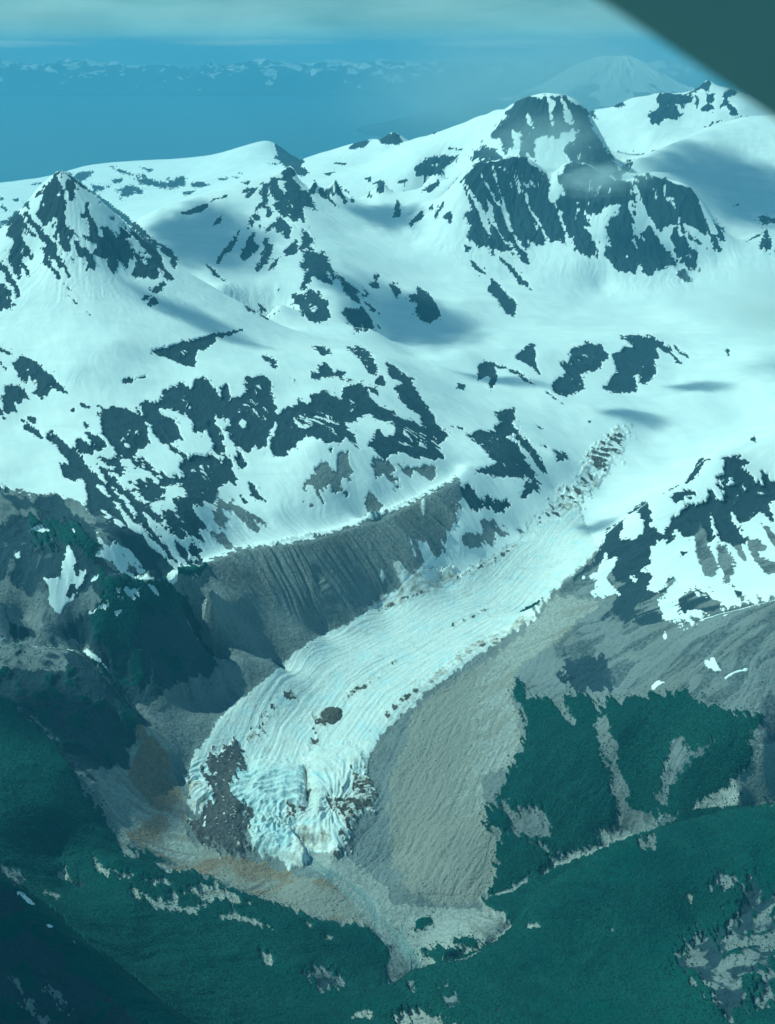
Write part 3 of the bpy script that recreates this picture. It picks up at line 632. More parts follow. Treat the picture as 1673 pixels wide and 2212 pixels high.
R F 2 1300,140 1350,165 1320,155
R 3 4 1500,395 1560,390 1600,420 1610,450 1630,490 1610,510 1570,450
R 3 4 1345,385 1400,390 1430,415 1390,420
T F 6 1180,1410 1240,1410 1310,1480 1390,1430 1500,1440 1600,1440 1600,1500 1480,1570 1300,1620 1100,1673 1050,1700 1100,1640 1230,1600 1250,1560 1230,1520
S F 3 1300,1235 1345,1350 1330,1350 1310,1300
S F 4 1350,1250 1410,1260 1430,1330 1480,1360 1500,1440 1440,1430 1400,1380 1370,1320
T F 3 1385,980 1405,1000 1395,1085 1380,1040
T F 3 1110,1450 1130,1500 1120,1560 1100,1500
T F 2 1150,1300 1157,1350 1148,1340
G 6 6 310,125 340,100 400,90 410,50 450,40 520,95 500,115 470,110 450,155 420,145 360,150
G 6 3 555,80 580,75 590,95
D 6 8 630,40 660,10 740,0 700,50 640,90 620,60
R 4 4 345,780 400,750 500,760 550,810 640,950 560,960 460,950 390,930 460,900 430,840
R 4 4 465,680 550,650 550,690 540,730 580,780 640,840 690,945 640,900 590,830 550,780 500,780 450,740 490,730
R 4 4 715,840 770,855 785,880 740,890
R 4 3 660,810 690,825 690,840
R 4 3 305,545 330,560 330,580 300,570
R 4 3 390,465 440,455 490,475 560,500 640,560 590,540 520,490 460,480 480,530 445,580 440,510 390,540
R 4 3 550,440 600,390 620,370 640,380 640,460 660,515 620,480
R 4 4 790,405 850,370 940,390 955,440 900,500 860,500 835,510 850,580 770,610 720,580 720,540 760,520 760,480 740,460 790,460
R 4 4 970,430 1010,400 1060,390 1015,345 1080,340 1150,350 1220,400 1265,460 1210,420 1170,400 1160,500 1120,555 1075,545 1070,580 1000,590 920,575 1000,500
S 4 4 1060,515 1100,525 1080,545
R 4 2 685,585 770,645 720,620
R 4 2 355,15 430,85 390,65
R 4 3 430,145 455,100 560,210 545,265 510,250 480,200
R 4 2 480,0 560,80 630,155 570,110
R 4 3 5,125 25,110 60,155 40,185
R 4 3 90,170 130,165 130,130 190,175 220,220 230,260 185,290 150,280 115,240 130,200 95,200
R 4 2 1255,60 1290,65 1310,110 1280,105
R 4 2 1455,405 1480,405 1475,430
R 4 2 640,730 680,755 670,755
R 4 2 865,712 880,712 872,720
R 4 9 580,1040 620,960 650,970 660,1015 620,1020 600,1050
R 4 8 325,1010 350,990 400,1050 440,1050 520,1075 500,1106 420,1090 380,1106 340,1090
R 4 5 1240,1050 1290,1015 1325,1030 1290,1050
R 4 2 1290,985 1350,880 1370,885 1330,950
R 4 2 1560,800 1585,770 1590,805
R 4 3 1220,380 1310,440 1290,440
R G 3 935,545 990,460 1070,330 1095,360 1050,420 1040,480
R G 2 1100,350 1150,345 1140,360
R G 4 1240,315 1290,330 1330,310 1380,305 1430,350 1420,420 1500,500 1590,570 1560,440 1620,460 1673,520 1900,600 1900,800 1673,690 1620,700 1660,850 1600,800 1480,770 1500,800 1450,850 1390,860 1330,800 1310,780 1350,880 1430,1000 1430,1040 1280,1050 1240,1010 1210,1000 1160,850 1150,790 1130,860 1190,1000 1150,1050 1110,1010 1110,960 1060,860 1000,970 940,980 850,930 830,1010 780,1060 740,1010 740,970 800,870 880,790 960,720 1060,700 1130,660 1130,600 1200,640 1250,690 1230,620 1190,560 1270,540 1200,500 1260,460 1250,380
S G 3 1290,490 1330,500 1310,520 1345,550 1310,560 1285,530
G G 3 1000,980 1060,870 1110,960 1120,1040 1150,1100 1190,1210 1190,1290 1150,1330 1100,1310 1060,1230 1030,1140
G G 4 1180,1060 1210,1020 1280,1060 1290,1130 1340,1210 1340,1280 1300,1300 1290,1380 1260,1370 1240,1280 1200,1190 1210,1150
G G 3 1335,1060 1380,1040 1430,1140 1430,1180 1390,1160
G G 3 1430,980 1490,1010 1530,1000 1610,1060 1600,1100 1540,1100 1560,1150 1673,1200 1800,1220 1800,1320 1673,1280 1610,1310 1570,1260 1500,1170 1460,1080
G G 3 1560,870 1620,900 1673,960 1850,1050 1850,1150 1673,1070 1620,980
R G 3 1390,360 1430,350 1530,415 1500,405
R G 4 440,820 560,700 600,690 650,790 665,840 620,900 590,900 580,830 560,780
R G 5 835,680 880,620 950,605 1005,635 970,680 940,650 890,670 860,690
R G 2 660,660 770,605 870,565 820,600
R G 5 590,910 640,900 700,950 715,1000 650,1080 620,1130 640,1180 620,1220 640,1340 600,1400 560,1450 650,1440 760,1470 700,1490 715,1560 740,1600 700,1700 500,1760 300,1800 200,1700 250,1560 330,1500 390,1400 330,1300 330,1200 240,1180 200,1200 0,1330 160,1200 260,1030 300,910 410,850 410,1000 490,1010 580,960
R G 5 860,1510 920,1440 1020,1415 1100,1450 1240,1560 1220,1600 1110,1640 960,1610 860,1600
S G 5 70,1330 190,1290 215,1230 280,1110 300,1130 230,1220 280,1210 320,1160 380,1170 270,1330 340,1380 385,1460 290,1470 220,1510 120,1450 190,1400 80,1400 180,1390 190,1350
S G 3 475,1310 545,1330 520,1370 480,1340
S G 3 560,1250 600,1240 625,1280 590,1290
S G 4 960,1610 1020,1600 1110,1620 1110,1645 1010,1640
S G 2 915,1760 1010,1680 1180,1630 1300,1600 1400,1560 1673,1490 1673,1500 1400,1575 1230,1640 1050,1710
S G 3 1000,1430 1080,1470 1030,1480
S G 2 755,1640 800,1660 780,1675
S G 3 760,1750 790,1745 800,1810 770,1870 745,1840
S G 3 430,1910 470,1910 480,1960 450,2010 435,1980
S G 3 455,2040 495,2020 480,2059
S G 3 1055,1830 1100,1760 1185,1720 1140,1800 1090,1835
S G 5 1120,1855 1230,1790 1230,1850 1180,1895 1140,1890
S G 3 1065,1980 1100,1935 1150,1970 1200,2050 1220,2090 1180,2100 1130,2070 1080,2030
S G 5 1395,1740 1420,1700 1500,1700 1490,1750 1570,1760 1550,1800 1640,1855 1560,1830 1560,1890 1630,1930 1590,1985 1520,1975 1550,1940 1490,1860 1450,1840 1540,1820 1480,1740
S G 4 1570,1660 1620,1590 1673,1580 1850,1600 1850,1800 1673,1760 1600,1740
R G 4 720,1430 750,1390 780,1380 790,1330 830,1315 860,1360 800,1400 760,1445
R G 6 1350,1430 1390,1430 1445,1500 1440,1530 1400,1515 1360,1470
R G 5 870,1090 940,1110 900,1130
R G 4 905,1035 935,1045 910,1060
R G 4 1120,1390 1160,1440 1140,1430
S 6 3 1130,780 1160,730 1195,735 1160,765
S 6 2 1460,720 1500,690 1565,680 1500,700
G 6 16 880,480 960,440 1100,480 1190,560 1180,700 1080,760 960,680 900,560
R 6 14 740,700 780,640 840,630 930,620 970,700 960,780 880,770 800,780
G 6 12 1200,520 1330,460 1480,420 1650,380 1850,380 1850,600 1650,640 1480,620 1300,660 1220,640
'''

# forms that stand up or sink: sheet, edge softness, height in metres, outline
FORMS = '''
H 10 13 560,1110 720,1090 800,1140 860,1200 930,1290 985,1370 960,1440 900,1440 760,1390 640,1340 540,1310 520,1220
H 12 6 230,590 300,570 440,470 490,560 480,700 390,830 440,930 540,1030 550,1110 520,1220 540,1310 400,1350 250,1290 160,1180 60,1110 140,1050 240,900 160,770 200,680
H 8 -12 955,690 985,690 990,830 1005,900 1018,950 1000,1005 980,1015 960,960 975,850
H 8 -14 780,1080 850,1120 930,1120 870,1170 845,1195 810,1150
H 14 -16 870,1200 1000,1220 1170,1270 1180,1340 1060,1330 940,1300
H 26 10 570,600 760,610 960,680 970,850 960,1000 800,1060 620,1010 540,900 560,740
H 22 8 1010,560 1280,480 1420,560 1400,760 1280,880 1150,900 1100,1100 1020,1100 1010,900
'''
# ------------------------------------------------------------------ outlines -> cover of every piece of ground
PX = 2.5                                   # survey raster, survey units per cell
RX0, RY0, RW, RH = -420, -60, 1330, 1480
def parse(block):
    out = []
    for ln in block.strip().splitlines():
        k, s, a, *pts = ln.split()
        ox, oy, sc = SHEETS[s]
        P = np.array([[float(t) for t in p.split(',')] for p in pts]) * sc + [ox, oy]
        out.append((k, float(a), P))
    return out
POLYS = parse(COVER) + parse(COVER_UP)
_gy_, _gx_ = np.mgrid[0:RH, 0:RW]
_sx, _sy = RX0 + _gx_ * PX, RY0 + _gy_ * PX
EDGE1 = (fbm(_sx, _sy, 46., 3, 11) * 1.3).astype(np.float32)
EDGE2 = (fbm(_sx, _sy, 15., 3, 21) * 1.3).astype(np.float32)
EDGE0 = (fbm(_sx, _sy, 7.5, 2, 27, .7) * 1.3).astype(np.float32)
_dx, _dy = _sx * .86 - _sy * .5, _sx * .5 + _sy * .86
EDGE3 = (fbm(_dx * 1.0, _dy * .28, 18., 3, 31) * 1.3).astype(np.float32)     # runs down the fall line
KID = {k: i for i, k in enumerate('SRVGIBDPTWOE')}
WGT = np.zeros((len(KID), RH, RW), np.float32); WGT[0] = 1
PID = np.full((RH, RW), -1, np.int16)
def paint(k, amp, P, pid):
    m = 14 + amp * 2.5
    x0, y0 = P.min(0) - m; x1, y1 = P.max(0) + m
    i0, i1 = max(0, int((x0 - RX0) / PX)), min(RW, int((x1 - RX0) / PX) + 2)
    j0, j1 = max(0, int((y0 - RY0) / PX)), min(RH, int((y1 - RY0) / PX) + 2)
    if i1 <= i0 or j1 <= j0: return
    xs = (RX0 + np.arange(i0, i1) * PX).astype(np.float32)[None]; ys = (RY0 + np.arange(j0, j1) * PX).astype(np.float32)[:, None]
    d2 = np.full((j1-j0, i1-i0), 1e9, np.float32); inside = np.zeros(d2.shape, bool)
    Q = np.roll(P, -1, 0)
    for (ax, ay), (bx, by) in zip(P, Q):
        ex, ey = bx-ax, by-ay
        t = np.clip(((xs-ax)*ex + (ys-ay)*ey) / (ex*ex + ey*ey + 1e-6), 0, 1)
        d2 = np.minimum(d2, (xs-ax-t*ex)**2 + (ys-ay-t*ey)**2)
        if ay != by:
            c = (ys < max(ay, by)) & (ys >= min(ay, by))
            inside ^= c & (xs < ax + (ys-ay) * ex / ey)
    sd = np.where(inside, 1, -1) * np.sqrt(d2)
    s = (slice(j0, j1), slice(i0, i1))
    n = EDGE2[s] * amp * .7 + EDGE1[s] * amp * .7 + EDGE0[s] * amp * .8 + EDGE3[s] * amp * (2.0 if amp >= 3.5 else .5)
    hw = 2.2 + (1.3 if k == 'S' else 2.4 if amp >= 3.5 else 1.7) * min(amp, 6)
    w = sstep(-hw, hw, sd + n)
    WGT[:, j0:j1, i0:i1] *= (1 - w)
    WGT[KID[k], j0:j1, i0:i1] += w
    PID[s] = np.where(w > .5, pid, PID[s])
for _i, (_k, _a, _P) in enumerate(POLYS):
    paint(_k, _a, _P, _i)

FORMH = np.zeros((RH, RW), np.float32)
for _ln in FORMS.strip().splitlines():
    _s, _soft, _hh, *_p = _ln.split(); _ox, _oy, _sc = SHEETS[_s]
    P = np.array([[float(t) for t in p.split(',')] for p in _p]) * _sc + [_ox, _oy]
    d2 = np.full(FORMH.shape, 1e9, np.float32); ins = np.zeros(FORMH.shape, bool)
    for (ax, ay), (bx, by) in zip(P, np.roll(P, -1, 0)):
        ex, ey = bx-ax, by-ay; t = np.clip(((_sx-ax)*ex + (_sy-ay)*ey) / (ex*ex+ey*ey+1e-6), 0, 1)
        d2 = np.minimum(d2, (_sx-ax-t*ex)**2 + (_sy-ay-t*ey)**2)
        if ay != by: ins ^= (_sy < max(ay, by)) & (_sy >= min(ay, by)) & (_sx < ax + (_sy-ay)*ex/ey)
    FORMH += float(_hh) * sstep(0, 1, np.where(ins, 1, -1) * np.sqrt(d2) / float(_soft) * .7 + .3 + .25 * EDGE2)
# who owns the ground: (name, outline in photo units) later ones on top
REGIONS = [
 ('snowfield', '-400,300 2100,100 2100,1300 -400,1300'),
 ('snow_plateau', '-400,300 130,366 200,425 300,472 430,424 605,366 640,385 690,410 700,356 580,300 300,335'),
 ('snow_mountain', '690,356 700,395 830,395 1000,370 1150,345 1200,385 1340,395 1310,300 1250,200 1100,200 700,330'),
 ('far_ridge', '1255,245 1300,330 1340,350 1420,320 1530,275 1620,250 1750,243 1990,240 1990,150 1500,140 1260,220'),
 ('snow_dome', '1340,390 1380,345 1530,275 1640,248 1990,240 1990,560 1640,540 1570,510 1540,470 1480,397'),
 ('pyramid_peak', '-400,420 0,470 50,440 130,362 390,580 620,700 500,760 300,790 150,830 0,740 -400,760'),
 ('spire_ridge', '290,475 430,422 610,362 640,350 860,405 960,390 1000,380 960,440 830,520 740,560 830,720 780,735 640,700 560,660 390,582'),
 ('dark_cliff', '1000,372 1110,338 1200,380 1240,348 1340,390 1480,393 1545,470 1600,560 1500,610 1330,605 1200,575 1090,580 1000,545'),
 ('nunatak', '1190,730 1310,720 1430,720 1500,765 1440,840 1340,860 1210,865 1180,800'),
 ('rocky_slope', '-400,730 0,740 120,840 300,800 430,815 690,745 850,775 980,940 1030,1030 985,1035 760,1140 520,1188 370,1258 320,1240 200,1110 0,1050 -400,1040'),
 ('rocky_hill', '-400,1040 0,1045 200,1080 320,1240 370,1258 420,1300 410,1400 250,1330 180,1400 0,1400 -400,1400'),
 ('moraine_bank', '370,1255 520,1187 760,1137 985,1035 1000,1075 980,1138 926,1208 815,1312 690,1385 600,1450 500,1540 420,1620 320,1600 300,1560 430,1480 470,1440 420,1370'),
 ('right_ridge', '1180,1290 1290,1190 1420,1070 1530,985 1673,926 1990,840 1990,1240 1673,1300 1550,1332 1480,1355 1420,1500 1300,1480 1200,1420'),
 ('right_shoulder', '1480,1355 1550,1332 1673,1300 1990,1240 1990,1700 1673,1740 1450,1790 1370,1805 1340,1600 1420,1500'),
 ('alder_slope', '1110,1480 1300,1480 1420,1500 1340,1600 1400,1810 1200,1880 1050,1950 1000,1930 1060,1800 1030,1720 1120,1620'),
 ('scree_slope', '1180,1290 1200,1420 1300,1480 1110,1480 1120,1620 1030,1720 1060,1800 1030,1935 900,1930 760,1880 790,1740 800,1640 870,1545 1060,1400'),
 ('valley_floor', '200,1650 330,1540 440,1620 420,1700 520,1760 650,1870 760,1880 900,1930 1040,1940 1200,1870 1380,1800 1400,1830 1100,1970 885,2110 640,2000 300,1860'),
 ('glacier', '1290,1190 1240,1240 1180,1290 1060,1400 930,1490 870,1545 795,1640 785,1740 760,1790 745,1840 660,1845 655,1875 590,1862 540,1840 420,1800 400,1660 455,1590 500,1530 600,1450 700,1370 830,1300 960,1260 1110,1180 1200,1080 1290,1130'),
 ('headland', '230,1250 320,1235 400,1310 475,1445 420,1480 330,1540 250,1480 180,1400'),
 ('cliff_promontory', '-400,1330 0,1335 180,1395 245,1470 305,1560 340,1570 295,1620 260,1720 150,1660 0,1580 -400,1560'),
 ('left_forest_bench', '-400,1560 0,1580 150,1660 220,1780 330,1860 640,2000 890,2110 800,2600 -400,2600'),
 ('near_right_hill', '885,2105 1000,2035 1200,1900 1450,1790 1673,1740 1990,1650 1990,2700 700,2700 820,2180'),
 ('near_left_hill', '-400,1600 0,1893 100,1958 200,2050 400,2212 700,2500 -400,2600'),
]
OWN = np.zeros((RH, RW), np.int16)
for _r, (_nm, _pts) in enumerate(REGIONS):
    P = np.array([[float(t) for t in p.split(',')] for p in _pts.split()]) * 1.4943
    inside = np.zeros((RH, RW), bool)
    for (ax, ay), (bx, by) in zip(P, np.roll(P, -1, 0)):
        if ay == by: continue
        c = (_sy < max(ay, by)) & (_sy >= min(ay, by))
        inside ^= c & (_sx < ax + (_sy - ay) * (bx - ax) / (by - ay))
    OWN[inside] = _r

# carry the survey onto the ground; ground hidden from the survey takes its neighbour's cover
u_, v_ = project(X, Y, Z)
E = np.arctan2(Z - CAM_H, RR)
vis = E >= np.maximum.accumulate(E, axis=1) - 2.5e-4
gi = np.clip((u_ * 1.4943 - RX0) / PX, 0, RW - 1.01); gj = np.clip((v_ * 1.4943 - RY0) / PX, 0, RH - 1.01)
i_ = gi.astype(int); j_ = gj.astype(int); fi = (gi - i_).astype(np.float32); fj = (gj - j_).astype(np.float32)
CW = np.empty((len(KID),) + X.shape, np.float32)
for k in range(len(KID)):
    a = WGT[k]
    CW[k] = (a[j_, i_]*(1-fi) + a[j_, i_+1]*fi)*(1-fj) + (a[j_+1, i_]*(1-fi) + a[j_+1, i_+1]*fi)*fj
formz = (FORMH[j_, i_]*(1-fi) + FORMH[j_, i_+1]*fi)*(1-fj) + (FORMH[j_+1, i_]*(1-fi) + FORMH[j_+1, i_+1]*fi)*fj
own = OWN[j_, i_]; pid = PID[j_, i_]
rowi = np.arange(NR)[None].repeat(NTH, 0)
last = np.maximum.accumulate(np.where(vis, rowi, -1), axis=1)
nxt = NR - 1 - np.maximum.accumulate(np.where(vis, NR - 1 - rowi, -1)[:, ::-1].copy(), axis=1)[:, ::-1] if False else last
src = np.where(last < 0, 0, last)
ci = np.arange(NTH)[:, None].repeat(NR, 1)
hid = ~vis
formz = np.where(hid, 0, formz)
own = own[ci, src]
pid = np.where(hid, -1, pid)
# hidden ground: rock on steep faces, snow on gentle ones up high, alder down low
_gz = np.abs(np.gradient(Z, axis=1) / np.maximum(np.gradient(RR, axis=1), .5))
_rk = sstep(.42, .62, _gz + .18 * fbm(X, Y, 160., 3, 41))
_lo = np.maximum(sstep(430., 330., Z + 60 * fbm(X, Y, 200., 2, 43)), sstep(2750., 2550., RR))
_hc = np.zeros_like(CW); _hc[1] = _rk * (1-_lo); _hc[2] = _lo; _hc[0] = (1-_rk) * (1-_lo)
for k in range(len(KID)):
    CW[k] = np.where(hid, _hc[k], CW[k])
del WGT
wS, wR, wV, wG, wI, wB, wD, wP, wT, wW, wO, wE = CW

# ------------------------------------------------------------------ relief
def polyline_st(x, y, pts):
    """distance along and signed distance across a line on the ground"""
    P = np.array(pts, float); best = np.full(x.shape, 1e12); S = np.zeros(x.shape); T = np.zeros(x.shape); acc = 0.
    for a, b in zip(P[:-1], P[1:]):
        e = b - a; L = math.hypot(*e); t = np.clip(((x-a[0])*e[0] + (y-a[1])*e[1]) / (L*L), 0, 1)
        dx, dy = x - a[0] - t*e[0], y - a[1] - t*e[1]
        d2 = dx*dx + dy*dy; m = d2 < best
        best = np.where(m, d2, best); S = np.where(m, acc + t*L, S)
        T = np.where(m, np.sign(e[0]*dy - e[1]*dx) * np.sqrt(d2), T); acc += L
    return S, T
def ground(pts):
    return [at(u, v, y * 1000.)[:2] for u, v, y in pts]
def slope_frame():
    pass
warp1, warp2 = gnoise(X/90., Y/90., 51), gnoise(X/90., Y/90., 52)
xw, yw = X + 22*warp1, Y + 22*warp2
# fall line of the open ground, so gullies and ribs run down it
def blur(A, k):
    c = np.cumsum(np.pad(A, ((k + 1, k), (0, 0)), mode='edge'), 0); A = (c[2*k+1:] - c[:-2*k-1]) / (2*k+1)
    c = np.cumsum(np.pad(A, ((0, 0), (k + 1, k)), mode='edge'), 1); return (c[:, 2*k+1:] - c[:, :-2*k-1]) / (2*k+1)
_xr, _yr = np.meshgrid(np.linspace(-6500, 6500, 520), np.linspace(900, 16000, 600), indexing='ij')
_zr = coarse(np.arctan2(_xr, _yr), np.log(np.clip(np.hypot(_xr, _yr), R0, R1)))
_g0, _g1 = np.gradient(_zr, 13000/519., 15100/599.)
_g0, _g1 = blur(blur(_g0, 5), 4), blur(blur(_g1, 5), 4)
def lookup(A):
    a = np.clip((X + 6500) / 13000 * 519, 0, 518.99); b = np.clip((Y - 900) / 15100 * 599, 0, 598.99)
    i = a.astype(int); j = b.astype(int); p = a - i; q = b - j
    return (A[i, j]*(1-p) + A[i+1, j]*p)*(1-q) + (A[i, j+1]*(1-p) + A[i+1, j+1]*p)*q
_ga, _gb = lookup(_g0), lookup(_g1)
STEEP = np.hypot(_ga, _gb)
PSI = np.arctan2(_ga, _gb)                      # heading of the fall line
def fallnoise(wl, octs, seed, stretch=4., gain=.55, ridged=True, K=12):
    """noise drawn out along the fall line"""
    a = (PSI % np.pi) / np.pi * K
    k0 = np.floor(a).astype(int); f = sstep(0.15, .85, a - k0); out = np.zeros(X.shape)
    for k in range(K):
        w = np.where(k0 % K == k, 1 - f, 0) + np.where((k0 + 1) % K == k, f, 0)
        m = w > 0
        if not m.any(): continue
        h = k * np.pi / K; al = xw[m]*math.sin(h) + yw[m]*math.cos(h); ac = xw[m]*math.cos(h) - yw[m]*math.sin(h)
        out[m] += w[m] * fbm(ac, al / stretch, wl, octs, seed + 40*k, gain, ridged)
    return out
far = np.clip(RR / 3500., .7, 2.4)
rib = fallnoise(85., 4, 301, 5., .55)
rib2 = fallnoise(24., 3, 701, 3.5, .6)
# snow edges follow the ribs; loose specks of rock around every outcrop; thin couloirs in the big walls
ribf = fallnoise(32., 4, 1101, 3., .65)
_nz = fbm(X, Y, 22., 4, 1201, .7)
ns = 1 - CW[0]
tgt = sstep(.36, .64, ns + .85 * (ribf - ribf.mean()) + .55 * _nz + .03)
_near = np.clip(blur(CW[1], 7) * 1.6, 0, 1) * (CW[0] > .5)
speck = sstep(.60, .70, fbm(X, Y, np.where(RR > 5500, 34., 17.), 2, 1211) + .42 * np.clip(blur(CW[1], 4), 0, .8)) * sstep(.05, .2, _near)
gul = sstep(.56, .74, rib2 * .5 + rib * .5 + .3 * fbm(X, Y, 260., 2, 1221)) * sstep(.88, .97, blur(CW[1], 9)) * sstep(3300., 3900., RR) * (own != [r[0] for r in REGIONS].index('rocky_hill'))
tgt = np.where((ns > .02) & (ns < .98), tgt, ns) * (1 - .9 * gul * (CW[1] > .8))
sc_ = tgt / np.maximum(ns, 1e-3)
for k in range(1, len(KID)):
    CW[k] = np.where(ns > 1e-3, CW[k] * sc_, 0)
CW[1] = np.maximum(CW[1], speck * (ns < .5))
CW[0] = np.clip(1 - CW[1:].sum(0), 0, 1)
# avalanche tracks and dirt below the walls
_m = sstep(.30, .75, fallnoise(22., 4, 1501, 14., .65)) * sstep(.3, .48, STEEP) * .34 * CW[0] * (RR > 3300); CW[8] = CW[8] + _m; CW[0] = CW[0] - _m
_m = sstep(-.25, .45, fbm(xw, yw, 60., 4, 1511)); CW[5] = CW[5] + CW[10] * (1 - _m); CW[10] = CW[10] * _m
_m = (1 - sstep(-.25, .2, fbm(X, Y, 26., 4, 1521, .7))) * (RR < 4000); CW[8] = CW[8] + CW[6] * _m; CW[6] = CW[6] * (1 - _m)
_m = (own == [r[0] for r in REGIONS].index('valley_floor')) * sstep(-.3, .45, fbm(xw, yw, 130., 4, 1531)) * .8 * (X < -60); CW[10] = CW[10] + CW[5] * _m; CW[5] = CW[5] * (1 - _m)
# loose ground is streaked down its fall line
strk = fallnoise(30., 4, 1301, 10., .65); strk2 = fallnoise(70., 3, 1401, 7., .55)
_m = sstep(.05, .45, strk) * .75 * sstep(.12, .3, STEEP); CW[7] = CW[7] + CW[5] * _m * .8; CW[5] = CW[5] * (1 - .8 * _m)
_m = sstep(-.1, -.45, strk) * .8; CW[3] = CW[3] + CW[5] * _m; CW[5] = CW[5] * (1 - _m)
RN = [r[0] for r in REGIONS]
_sh = np.isin(own, [RN.index('right_shoulder'), RN.index('right_ridge'), RN.index('rocky_hill')]) 
_m = _sh * (own != RN.index('rocky_hill')) * sstep(-.3, .3, fbm(xw, yw, 120., 4, 1405) + .4 * strk) * .75 * (Y < 3350) * (X > 300); CW[3] = CW[3] + CW[1] * _m; CW[1] = CW[1] * (1 - _m)
_m = _sh * sstep(.25, .6, strk2 + .5 * fbm(X, Y, 70., 3, 1411)) * .5; CW[1] = CW[1] + CW[3] * _m; CW[3] = CW[3] * (1 - _m)
_m = _sh * sstep(.1, .4, fbm(xw, yw, 110., 4, 1421) - .3 * strk) * .75 * sstep(760., 560., Z); CW[2] = CW[2] + CW[1] * _m; CW[1] = CW[1] * (1 - _m)
_m = (own == RN.index('rocky_hill')) * sstep(.1, .6, fbm(xw, yw, 80., 4, 1425) + .5 * strk) * .5; CW[3] = CW[3] + CW[1] * _m; CW[1] = CW[1] * (1 - _m)
_m = (own == RN.index('near_left_hill')) * sstep(-.1, .35, fbm(xw, yw, 45., 5, 1427, .6)) * .6; CW[2] = CW[2] + CW[1] * _m; CW[1] = CW[1] * (1 - _m)
_m = sstep(.05, .45, fbm(X, Y, 17., 4, 1428, .75)) * .75; CW[8] = CW[8] + CW[11] * _m; CW[11] = CW[11] * (1 - _m)
_m = np.isin(own, [RN.index('cliff_promontory'), RN.index('near_right_hill'), RN.index('left_forest_bench')]) * sstep(-.4, .3, fbm(xw, yw, 50., 4, 1429, .6)) * .7; CW[1] = CW[1] + CW[3] * _m; CW[3] = CW[3] * (1 - _m)
_hd = np.isin(own, [RN.index('headland'), RN.index('cliff_promontory'), RN.index('near_left_hill')])
_m = _hd * sstep(.05, .45, fbm(xw, yw, 60., 4, 1431) + .3 * strk) * .75; CW[2] = CW[2] + CW[1] * _m; CW[1] = CW[1] * (1 - _m)
_m = _hd * (own != RN.index('near_left_hill')) * sstep(.5, .85, strk + .5 * fbm(xw, yw, 40., 3, 1441)) * .4; CW[3] = CW[3] + CW[1] * _m; CW[1] = CW[1] * (1 - _m)
# bare chutes breaking the scrub
_m = np.isin(own, [RN.index('alder_slope'), RN.index('right_shoulder')]) * sstep(.55, .75, strk2 + .45 * fbm(X, Y, 90., 3, 1451)) * .9
_nrh = (own == RN.index('near_right_hill')); _m = _nrh * sstep(-.30, .05, fbm(xw, yw, 46., 4, 1461) - .5 * strk) * .9; CW[2] = CW[2] + CW[3] * _m; CW[3] = CW[3] * (1 - _m)
_m = np.isin(own, [RN.index('alder_slope'), RN.index('right_shoulder')]) * sstep(.55, .75, strk2 + .45 * fbm(X, Y, 90., 3, 1451)) * .0; CW[3] = CW[3] + CW[2] * _m; CW[2] = CW[2] * (1 - _m)
wS, wR, wV, wG, wI, wB, wD, wP, wT, wW, wO, wE = CW
rough = (fbm(xw, yw, 170., 2, 61, ridged=True) * 7 + fbm(xw, yw, 60., 4, 62, .5, ridged=True) * 4)
rockrel = rough * .6 * far ** .6 + (rib * 9.5 + rib2 * 3.8) * far * sstep(.1, .5, STEEP) + 1.6 * far * fbm(xw, yw, 40., 4, 63, .6)
_rm = wR > .8
rockrel = rockrel - rockrel[_rm].mean() - 2.0
_rb = blur(wR, 3)
softrel = fbm(xw, yw, 480., 3, 64) * 22 + fbm(X, Y, 150., 2, 65) * 5 + fbm(X + .4*Y, (Y - .4*X) / 3., 60., 3, 165) * 3.2
vegrel = fbm(xw, yw, 320., 3, 66, ridged=True) * 13 + rib * 8 * sstep(.15, .6, STEEP) + fbm(X, Y, 38., 2, 67) * 1.2 + fbm(X, Y, 9., 2, 68) * .8
scrrel = fbm(X, Y, 130., 4, 69) * 4.5 + fbm(X, Y, 16., 3, 70, .6) * 1.7
dr_nearhill = sstep(1700., 1550., RR)
# glacier: flow coordinates
FLOW = ground([(640,1880,2.44),(600,1780,2.57),(610,1680,2.76),(650,1590,2.93),(740,1480,3.15),(900,1380,3.38),(1060,1290,3.62),(1170,1190,3.92),(1260,1090,4.3),(1340,960,4.85),(1450,860,5.3)])
gs, gt = polyline_st(X, Y, FLOW)
gwarp = 16 * fbm(X, Y, 120., 3, 71)
longi = fbm(gs / 24.0, gt + gwarp * .6, 24., 4, 72, .6, ridged=True)
trans = fbm((gs + .0022 * gt * gt + gwarp) * 1.0, gt / 5.0, 30., 3, 73, .55, ridged=True)
fine = fbm(gs * .55, gt, 17., 3, 74, .6, ridged=True)
# two steep lobes with big arc-shaped crevasses
LC = at(600, 1790, 2560.); RC = at(665, 1740, 2630.)
ra = np.hypot(X - LC[0] - 0, (Y - LC[1])) ; aa = np.arctan2(X - LC[0], Y - LC[1])
arcL = fbm(ra + 9 * fbm(X, Y, 60., 2, 75), aa * 40., 21., 2, 76, .5, ridged=True)
lobL = sstep(2830., 2740., Y) * sstep(2440., 2480., Y)
rb = np.hypot(X - RC[0] - 60, (Y - RC[1]) * .8); ab = np.arctan2(X - RC[0] - 60, Y - RC[1])
arcR = fbm(ab * 95 + .25 * rb + 6 * warp1, rb / 4., 18., 2, 77, .5, ridged=True)
seamx = at(660, 1680, 2740.)[0]
isR = sstep(-8., 8., X - (seamx + (Y - 2740.) * .06))
lobR = sstep(2860., 2760., Y) * isR
lob = np.maximum(lobL * (1 - isR), lobR)
icerel = longi * 2.6 + fine * .8 + fbm(X, Y, 150., 2, 78) * 3 + trans * .7 * sstep(3300., 2900., Y)
